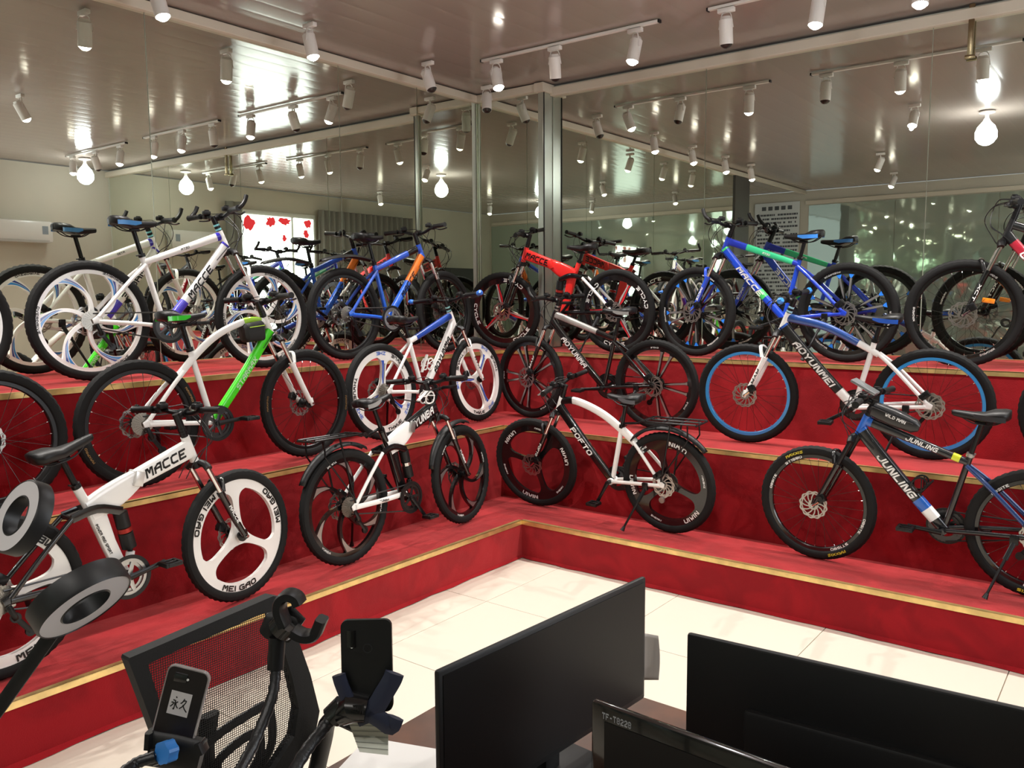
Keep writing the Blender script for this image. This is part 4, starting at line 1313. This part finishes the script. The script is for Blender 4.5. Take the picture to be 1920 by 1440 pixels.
    dict(R=(0.44, -5.02, H[2]), ang=90.0, wb=1.08, lean=4, style='hard', label='grey bicycle behind the blue-rimmed one, cut off at the picture edge', frame=P_('4a4d52'), rear=P_('4a4d52'), wheel='spoke', rim=BLACKM, fork=BLACKG, sz=0.88, steer=4),
]
for b in BIKES:
    build_bike(b)


# ------------------------------------------------------------------ foreground: desk, screens, chair, phones, ring lights
DZ = 0.75
WOOD = mat('walnut_desk', '5a3520', 0.35, noise=(9, 0.3, 4))
desk = empty('desk', (-3.68, -3.75, 0), 0, 'dark walnut desk carrying the three black screens', 'desk')
MB().box((0, 0, DZ - 0.0155), (1.04, 2.0, 0.03), bev=0.004).build('desk_top', WOOD, desk, False)
for q in (-0.47, 0.47):
    for r in (-0.75, 0.75):
        MB().box((q, r, (DZ - 0.031) / 2), (0.05, 0.05, DZ - 0.031), bev=0.003).build('leg', mat('desk_leg', '35322f', 0.4, 0.5), desk, False)
SCR = mat('screen_black', '0a0b0c', 0.42, spec=0.3)
BEZ = mat('bezel_black', '0b0b0c', 0.16, coat=0.8)
BACKP = mat('monitor_back', '0d0e0f', 0.5)


def monitor(a, b, z0, z1, label, front, thick=0.035, bezel=0.018, glossy=False):
    """Screen standing between ground points a and b; the side facing the camera is its front or its back."""
    a, b = Vector(a), Vector(b)
    d = (b - a)
    w = d.length
    ang = math.atan2(d.y, d.x)
    mid = (a + b) / 2
    # local -y must look towards the camera
    t = empty('monitor', (mid.x, mid.y, DZ), ang, label, 'monitor', 'black computer screens on the desk')
    h = z1 - z0
    zc = (z0 + z1) / 2 - DZ
    cs = 1 if glossy else 0
    body = MB().box((0, 0, zc), (w, thick * 0.45, h), bev=0.006).build('casing', BEZ if glossy else BACKP, t)
    sg = -1 if front else 1
    MB().box((0, sg * (thick * 0.225 + 0.0005), zc + bezel * 0.2), (w - 2 * bezel, 0.002, h - 2.4 * bezel)).build('screen', SCR, t, False)
    MB().box((0, -sg * thick * 0.42, zc - h * 0.12), (w * 0.62, thick * 0.55, h * 0.5), bev=0.012).build('rear_housing', BACKP, t)
    if not front:
        for k in range(34):
            MB().box((-w * 0.27 + k * w * 0.54 / 33, -thick * 0.70, zc - h * 0.3), (0.005, 0.004, 0.028)).build('vent_slot', mat('vent_dark', '030303', 0.8), t, False)
    MB().box((0, -sg * 0.02, (z0 - DZ) / 2 + 0.035), (0.05, 0.03, z0 - DZ + 0.05), bev=0.004).build('stand_neck', BACKP, t)
    MB().box((0, -sg * 0.02, 0.007), (0.24, 0.17, 0.012), bev=0.004).build('stand_foot', BACKP, t)
    return t, w, h, zc


m1 = monitor((-3.965, -3.16), (-3.255, -3.215), 0.80, 1.12, 'wide black screen standing edge-on between phone holder and step corner', True, 0.03, 0.012)
m2 = monitor((-3.525, -3.465), (-3.475, -4.13), 0.79, 1.125, 'black monitor seen from behind with a row of vent slots', False)
m3 = monitor((-3.845, -3.435), (-3.865, -3.98), 0.79, 1.1, 'glossy black monitor with a small model code on its bezel', True, 0.04, 0.03, True)
put_text('TF-T8228', (-m3[1] / 2 + 0.055, -0.0096, m3[3] + m3[2] / 2 - 0.02), (1, 0, 0), (0, -1, 0), 0.0125, m3[0], mat('print_grey', '9a9da0', 0.5), 0.06)

# papers
PAPER = mat('paper_white', 'f0efec', 0.7)
pp = MB().box((0, 0, 0), (0.21, 0.297, 0.0012)).build('paper_sheet', PAPER, None, False)
pp.location = (-3.80, -2.905, DZ + 0.001)
pp.rotation_euler = (0, 0, 0.35)
tag(pp, 'blank white paper sheet lying on the desk below the phone holder', 'paper')
pp = MB().box((0, 0, 0), (0.21, 0.297, 0.0012)).build('paper_sheet', PAPER, None, False)
pp.location = (-3.96, -2.96, DZ + 0.0024)
pp.rotation_euler = (0, 0, -0.2)
tag(pp, 'second white paper sheet overlapping at the desk edge', 'paper')
V, Fc = [], []
for i in range(13):
    t = i / 12
    for j in range(7):
        s_ = j / 6
        q = px(1172 + 62 * s_ + 3 * math.sin(t * 3), 1180 + 95 * t + 12 * s_ * (1 - t) , 2.14 + 0.04 * math.sin(s_ * 2.5) - 0.02 * t)
        V.append(q)
Fc = [(i * 7 + j, i * 7 + j + 1, (i + 1) * 7 + j + 1, (i + 1) * 7 + j) for i in range(12) for j in range(6)]
pp = MB().add(V, Fc).build('curled_paper', mat('paper_grey', 'bdb7b0', 0.75), None, True, 80)
so = pp.modifiers.new('thickness', 'SOLIDIFY')
so.thickness = 0.0012
tag(pp, 'curled grey paper sticking out behind the wide black screen', 'paper')

# mesh chair
YC = -2.335


def onY(u, v, y=YC):
    r = ray(u, v)
    q = CAM + r * ((y - CAM.y) / r.y)
    return (q.x, q.z)


def mesh_fabric():
    m = bpy.data.materials.new('chair_mesh')
    m.use_nodes = True
    nt = m.node_tree
    b = nt.nodes['Principled BSDF']
    b.inputs['Base Color'].default_value = (0.012, 0.012, 0.013, 1)
    b.inputs['Roughness'].default_value = 0.7
    tc = nt.nodes.new('ShaderNodeTexCoord')
    sx = nt.nodes.new('ShaderNodeSeparateXYZ')
    nt.links.new(tc.outputs['Object'], sx.inputs[0])
    outs = []
    for ch in ('X', 'Z'):
        mu = nt.nodes.new('ShaderNodeMath')
        mu.operation = 'MULTIPLY'
        mu.inputs[1].default_value = 165.0
        nt.links.new(sx.outputs[ch], mu.inputs[0])
        fr = nt.nodes.new('ShaderNodeMath')
        fr.operation = 'FRACT'
        nt.links.new(mu.outputs[0], fr.inputs[0])
        lt = nt.nodes.new('ShaderNodeMath')
        lt.operation = 'LESS_THAN'
        lt.inputs[1].default_value = 0.66
        nt.links.new(fr.outputs[0], lt.inputs[0])
        outs.append(lt)
    mm = nt.nodes.new('ShaderNodeMath')
    mm.operation = 'MULTIPLY'
    nt.links.new(outs[0].outputs[0], mm.inputs[0])
    nt.links.new(outs[1].outputs[0], mm.inputs[1])
    inv = nt.nodes.new('ShaderNodeMath')
    inv.operation = 'SUBTRACT'
    inv.inputs[0].default_value = 1.0
    nt.links.new(mm.outputs[0], inv.inputs[1])
    nt.links.new(inv.outputs[0], b.inputs['Alpha'])
    return m


outer = [onY(*q) for q in cr([(234, 1236, 0), (236, 1230, 0), (300, 1203, 0), (400, 1160, 0), (505, 1115, 0), (522, 1118, 0), (548, 1185, 0), (575, 1262, 0), (592, 1330, 0), (580, 1395, 0), (530, 1470, 0), (430, 1545, 0), (340, 1490, 0), (295, 1400, 0), (262, 1310, 0)], 1) for q in [(q.x, q.y)]]
inner = [onY(*q) for q in ((270, 1242), (330, 1214), (410, 1181), (488, 1146), (502, 1150), (520, 1200), (540, 1265), (553, 1325), (545, 1378), (505, 1440), (430, 1500), (365, 1455), (325, 1385), (292, 1310))]
ch = empty('office_chair', (-3.92, YC, 0), 0, 'black office chair with see-through mesh back and lumbar loops', 'chair')
cx, cyy = -3.92, 0.0
loc = lambda L: [(x + 3.92, z) for x, z in L]
vs3, fs = fill2d([loc(outer), loc(inner)], 0.035)
MB().add(vs3, fs).build('back_frame', mat('chair_fabric_black', '101112', 0.75, bump=(300, 0.2, 0.002)), ch, False)
vs3, fs = fill2d([loc(inner)], 0.001)
n = len(inner)
MB().add(vs3[:n], [f for f in fs if max(f) < n]).build('mesh_panel', mesh_fabric(), ch, False)
for pts_ in (((395, 1470), (385, 1425), (420, 1385), (475, 1348), (508, 1330), (520, 1345), (522, 1400), (500, 1450)), ((425, 1480), (420, 1440), (445, 1410), (480, 1385), (498, 1385), (500, 1420), (480, 1460))):
    P = [Vector((onY(*q)[0] + 3.92, 0.03, onY(*q)[1])) for q in pts_]
    MB().tube(cr(P, 5), (0.014, 0.007), 8, ref=(0, 1, 0)).build('lumbar_loop', BLACKP, ch)
MB().box((0, -0.27, 0.47), (0.48, 0.46, 0.07), bev=0.03).build('seat', mat('chair_fabric_black', '101112', 0.75), ch)
MB().tube(cr([(0, 0.02, 0.75), (0, 0.05, 0.6), (0, -0.02, 0.42), (0, -0.2, 0.42)], 5), (0.012, 0.03), 8, ref=(1, 0, 0)).build('back_support', BLACKP, ch)
for q in (-1, 1):
    MB().tube(cr([(q * 0.27, -0.05, 0.45), (q * 0.30, -0.06, 0.56), (q * 0.30, -0.10, 0.655), (q * 0.30, -0.22, 0.668), (q * 0.295, -0.30, 0.66)], 5), (0.018, 0.03), 10, ref=(1, 0, 0)).build('armrest', BLACKP, ch)
MB().cyl((0, -0.27, 0.1), (0, -0.27, 0.44), 0.028, 14).build('gas_lift', BLACKM, ch)
for k in range(5):
    a = 2 * math.pi * k / 5
    e = Vector((0.3 * math.cos(a), -0.27 + 0.3 * math.sin(a), 0.07))
    lg = MB().tube([Vector((0, -0.27, 0.12)), e], [(0.02, 0.022), (0.014, 0.016)], 8, ref=(0.01, 0.02, 1)).build('base_leg', BLACKP, ch)
    MB().cyl(e + Vector((-0.015, 0, -0.04)), e + Vector((0.015, 0, -0.04)), 0.029, 14).build('caster', BLACKP, lg)

# multi-arm gooseneck stand with three phone clamps
NECK = mat('gooseneck_black', '17181a', 0.38, bump=(260, 0.3, 0.002))
base = px(455, 1620, 1.15)
sd = empty('phone_stand', (base.x, base.y, 0), 0, 'black gooseneck stand with three phone clamps in front of the mesh chair', 'phone stand')
L = lambda q: Vector(q) - Vector((base.x, base.y, 0))
MB().lathe([(0.0, 0.0), (0.15, 0.0), (0.15, 0.012), (0.03, 0.03), (0.0, 0.03)], 28).build('stand_base', BLACKM, sd)
MB().cyl((0, 0, 0.02), (0, 0, base.z), 0.012, 14).build('pole', BLACKM, sd)


def neck(pts_, r=0.0085):
    mb = MB()
    P = cr([L(q) for q in pts_], 8)
    mb.tube(P, [r + (0.0006 if i % 2 else -0.0006) for i in range(len(P))], 12, ref=(0.3, 0.2, 1))
    return mb.build('gooseneck', NECK, sd)


hubp = Vector((base.x, base.y, base.z))
Z3 = U_
# arm to the empty claw
neck([hubp, px(440, 1480, 1.2), px(478, 1390, 1.26), px(512, 1300, 1.3), px(518, 1225, 1.32)])
MB().cyl(L(px(516, 1255, 1.315)), L(px(520, 1195, 1.32)), 0.013, 14).build('neck_socket', BLACKP, sd)
bl = L(px(526, 1180, 1.32))
claw = MB().tube([bl, L(px(540, 1165, 1.315))], 0.022, 14, ref=(0.2, 0.3, 1)).build('ball_joint', BLACKG, sd)
cc = lambda u, v, d=1.30: L(px(u, v, d))
MB().tube([cc(497, 1190, 1.33), cc(510, 1176, 1.33), cc(545, 1170, 1.33), cc(560, 1180, 1.33)], [(0.012, 0.01), (0.024, 0.012), (0.03, 0.012), (0.02, 0.01)], 12, ref=F_).build('clamp_plate', BLACKP, claw)
MB().tube(cr([cc(535, 1172), cc(525, 1145), cc(527, 1125), cc(540, 1115), cc(556, 1120), cc(562, 1132)], 4), (0.0085, 0.022), 8, ref=F_, sq=4).build('claw_arm', BLACKP, claw)
MB().tube(cr([cc(550, 1182), cc(570, 1192), cc(590, 1190), cc(598, 1175), cc(604, 1160)], 4), (0.0085, 0.022), 8, ref=F_, sq=4).build('claw_arm', BLACKP, claw)
# arm to the dark phone
neck([hubp, px(500, 1560, 1.18), px(560, 1430, 1.25), px(605, 1368, 1.29), px(632, 1335, 1.3)], 0.0095)
jt = MB().cyl(cc(622, 1345, 1.3), cc(645, 1322, 1.3), 0.018, 14).tube([cc(640, 1340, 1.3), cc(660, 1325, 1.29), cc(688, 1330, 1.29)], [0.018, 0.024, 0.02], 12, ref=(0.1, 0.3, 1)).build('ball_joint', BLACKG, sd)
NAVY = mat('clamp_navy', '20263a', 0.45)
MB().tube(cr([cc(668, 1345, 1.285), cc(700, 1330, 1.285), cc(720, 1300, 1.285), cc(735, 1275, 1.285), cc(740, 1262, 1.285)], 4), (0.016, 0.006), 8, ref=F_).build('clamp_finger', NAVY, jt)
MB().tube(cr([cc(690, 1335, 1.285), cc(715, 1350, 1.285), cc(733, 1362, 1.285), cc(742, 1345, 1.285)], 4), (0.014, 0.006), 8, ref=F_).build('clamp_finger', NAVY, jt)
MB().tube(cr([cc(670, 1335, 1.285), cc(652, 1310, 1.285), cc(640, 1282, 1.285), cc(635, 1265, 1.285)], 4), (0.011, 0.006), 8, ref=F_).build('clamp_finger', NAVY, jt)
for k in range(5):
    MB().tube([cc(664 + k * 4, 1322, 1.272), cc(664 + k * 4, 1340, 1.272)], 0.0022, 6).build('spring_coil', STEEL, jt)
# arm to the labelled phone
neck([hubp, px(330, 1560, 1.2), px(230, 1470, 1.3), px(250, 1435, 1.34), px(292, 1418, 1.35)], 0.0095)
kn = MB().cyl(cc(285, 1420, 1.36), cc(322, 1408, 1.372), 0.0145, 14).build('ball_joint', BLACKG, sd)
kb = MB()
c0, c1 = cc(303, 1413, 1.345), cc(322, 1406, 1.362)
axk = (c1 - c0).normalized()
aa, bb2 = frame3(axk, (0, 0, 1))
Vk = []
for q in (c0, c1):
    for i in range(24):
        r = 0.0165 + (0.002 if (i // 2) % 2 else 0)
        t = 2 * math.pi * i / 24
        Vk.append(q + aa * (r * math.cos(t)) + bb2 * (r * math.sin(t)))
kb.add(Vk, [tuple(range(24)), tuple(range(47, 23, -1))] + [(i, (i + 1) % 24, 24 + (i + 1) % 24, 24 + i) for i in range(24)])
tag(kb.build('locking_ring', mat('knob_blue', '3b86d8', 0.35), kn, False), 'bright blue ribbed locking ring')
MB().tube([cc(283, 1400, 1.39), cc(330, 1408, 1.39), cc(378, 1420, 1.39)], (0.03, 0.012), 12, ref=F_, sq=4).build('clamp_plate', BLACKP, kn)
MB().tube([cc(283, 1370, 1.385), cc(281, 1400, 1.385)], (0.006, 0.016), 8, ref=F_, sq=4).build('clamp_finger', BLACKP, kn)
MB().tube([cc(374, 1390, 1.385), cc(382, 1410, 1.385)], (0.006, 0.016), 8, ref=F_, sq=4).build('clamp_finger', BLACKP, kn)


def phone(tl, tr_, bl_, d, m, label, th=0.0085, side=None):
    a, b, c = px(*tl, d), px(*tr_, d), px(*bl_, d)
    ux, uz = (b - a), (a - c)
    w, h = ux.length, uz.length
    ux.normalize()
    uy = uz.cross(ux).normalized()
    uz = ux.cross(uy)
    ctr = (b + c) / 2
    t = bpy.data.objects.new('smartphone', None)
    link(t)
    M = Matrix((ux, uy, uz)).transposed().to_4x4()
    M.translation = ctr
    t.matrix_world = M
    tag(t, label, 'smartphone', 'smartphones in the stand')
    rr = 0.011
    o = []
    for (sx, sz, a0) in ((1, 1, 0), (-1, 1, 90), (-1, -1, 180), (1, -1, 270)):
        for k in range(6):
            an = math.radians(a0 + 18 * k)
            o.append((sx * (w / 2 - rr) + rr * math.cos(an), sz * (h / 2 - rr) + rr * math.sin(an)))
    vs3, fs = fill2d([o], th)
    MB().add(vs3, fs).build('phone_body', m, t, True, 50)
    if side:
        P = [Vector((x * 1.012, 0, z * 1.008)) for x, z in o]
        MB().tube(P, (0.0022, th * 0.62), 8, ref=(0, 1, 0), closed=True).build('clear_case', side, t)
    # -y (local) looks at the camera or away: find out
    sgn = -1 if (CAM - ctr).dot(uy) < 0 else 1
    return t, w, h, sgn


ph2, w, h, sg = phone((638, 1162), (733, 1160), (644, 1334), 1.3, mat('phone_black', '0e0f10', 0.4), 'matte black smartphone held upright in the navy clamp')
yy = sg * 0.0047
MB().tube([(-w / 2 + 0.017, yy, h / 2 - 0.016), (-w / 2 + 0.017, yy, h / 2 - 0.042)], (0.007, 0.0015), 14, ref=(0, 1, 0)).build('camera_island', BLACKG, ph2)
MB().cyl((-w / 2 + 0.017, yy, h / 2 - 0.041), (-w / 2 + 0.017, yy + sg * 0.0014, h / 2 - 0.041), 0.0022, 10).build('camera_flash', DECW, ph2)
vs3, fs = fill2d([circ(0.0072, 24), circ(0.006, 24)], 0.001)
MB().add([(x + 0.002, y + yy, z + h / 2 - 0.044) for x, y, z in vs3], fs).build('fingerprint_ring', mat('ring_grey', '3a3b3d', 0.3, 0.5), ph2)
ph1, w, h, sg = phone((312, 1243), (386, 1262), (291, 1392), 1.39, mat('phone_dark', '181112', 0.4), 'smartphone in a clear case with a white handwritten label', side=mat('clear_case', 'b9b3b0', 0.15, alpha=0.55))
yy = sg * 0.0047
ci = MB().tube([(-w / 2 + 0.013, yy, h / 2 - 0.016), (-w / 2 + 0.034, yy, h / 2 - 0.016)], (0.008, 0.002), 16, ref=(0, 1, 0)).build('camera_island', BLACKG, ph1)
MB().cyl((-w / 2 + 0.036, yy + sg * 0.0016, h / 2 - 0.016), (-w / 2 + 0.036, yy + sg * 0.0026, h / 2 - 0.016), 0.002, 10).build('camera_flash', DECW, ci)
lb = MB().box((-0.002, yy, 0.008), (0.035, 0.0006, 0.039)).build('paper_label', mat('label_white', 'd9d6d6', 0.6), ph1, False)
# two handwritten characters as brush strokes (x to the right in the picture, height up)
xs_ = 1 if (R_.dot(ph1.matrix_world.to_3x3() @ Vector((1, 0, 0))) > 0) else -1
strokes = [[(0.28, 0.80), (0.33, 0.74)], [(0.18, 0.64), (0.30, 0.62)], [(0.30, 0.62), (0.29, 0.25), (0.25, 0.30)], [(0.12, 0.52), (0.24, 0.52), (0.17, 0.40), (0.10, 0.33)], [(0.42, 0.60), (0.33, 0.52)], [(0.32, 0.53), (0.38, 0.40), (0.47, 0.32)],
           [(0.70, 0.78), (0.63, 0.62), (0.55, 0.55)], [(0.66, 0.68), (0.80, 0.70), (0.70, 0.48), (0.54, 0.32)], [(0.67, 0.52), (0.78, 0.36), (0.92, 0.24)]]
for s in strokes:
    P = [Vector((-0.002 + xs_ * (x - 0.5) * 0.035, yy + sg * 0.0005, 0.008 + (z - 0.52) * 0.039)) for x, z in s]
    MB().tube(cr(P, 3) if len(P) > 2 else P, (0.0011, 0.0002), 6, ref=(0, 1, 0)).build('ink_stroke', DECK, lb)
# ruled note paper hanging under the dark phone
V, Fc = [], []
for i in range(7):
    t = i / 6
    for j in range(5):
        s_ = j / 4
        V.append(px(652 + 76 * s_ + 22 * t * (1 - s_), 1350 + 66 * t - 6 * t * (1 - s_), 1.315 + 0.01 * math.sin(t * 3)))
Fc = [(i * 5 + j, i * 5 + j + 1, (i + 1) * 5 + j + 1, (i + 1) * 5 + j) for i in range(6) for j in range(4)]
nt_ = empty('note_paper', (0, 0, 0), 0, 'scrap of ruled note paper tucked under the black smartphone', 'paper')
so = MB().add(V, Fc).build('sheet', mat('note_grey', 'c9cbbd', 0.7), nt_, True, 80)
for i in range(1, 6):
    P = [Vector(V[i * 5 + j]) - F_ * 0.0012 for j in range(5)]
    MB().tube(P, 0.0005, 4, ref=(0, 0, 1)).build('ruled_line', mat('rule_grey', '8c9088', 0.7), nt_)


def ring_light(c, nrm, R1, R0, t, pole, label):
    c, nrm = Vector(c), Vector(nrm).normalized()
    q = bpy.data.objects.new('ring_light', None)
    link(q)
    foot = pole[-1]
    q.location = (foot.x, foot.y, 0)
    tag(q, label, 'ring light', 'ring lights')
    lo = lambda p: Vector(p) - Vector((foot.x, foot.y, 0))
    rot = nrm.to_track_quat('Z', 'Y').to_matrix()
    hs = MB().lathe([(R0, 0.0), (R1, 0.0), (R1, t * 0.85), (R1 - 0.003, t), (R1 - 0.0045, t * 0.93), (R0 + 0.003, t * 0.93), (R0, t)], 56, c=lo(c), rot=rot, closed=True).build('ring_housing', mat('ring_black', '1c1d1e', 0.45), q)
    MB().lathe([(R0 + 0.002, t * 0.95), (R1 - 0.004, t * 0.95)], 56, c=lo(c), rot=rot).build('diffuser', mat('ring_diffuser', 'dedbdc', 0.45), hs)
    P = cr([lo(p) for p in pole], 6)
    MB().tube(P, (0.011, 0.007), 10, ref=F_).build('arm', BLACKP, q)
    MB().cyl((0, 0, 0.01), (0, 0, lo(foot).z), 0.011, 12).build('pole', BLACKM, q)
    MB().lathe([(0.0, 0.0), (0.09, 0.0), (0.09, 0.012), (0.02, 0.03), (0.0, 0.03)], 24).build('stand_base', BLACKM, q)
    return q


ring_light(px(56, 974, 1.42), -F_ * 0.76 - R_ * 0.52 + U_ * 0.40, 0.064, 0.033, 0.026, [px(0, 1010, 1.44), px(-60, 1060, 1.44), px(-160, 1150, 1.42), px(-300, 1300, 1.42)], 'ring light facing away from the bicycles, upper one by the saddle')
ring_light(px(140, 1106, 1.26), -F_ * 0.24 + R_ * 0.64 - U_ * 0.70, 0.072, 0.036, 0.034, [px(96, 1190, 1.27), px(50, 1255, 1.27), px(0, 1325, 1.27), px(-90, 1450, 1.25)], 'tilted ring light with grey diffuser, lower one on a flat arm')
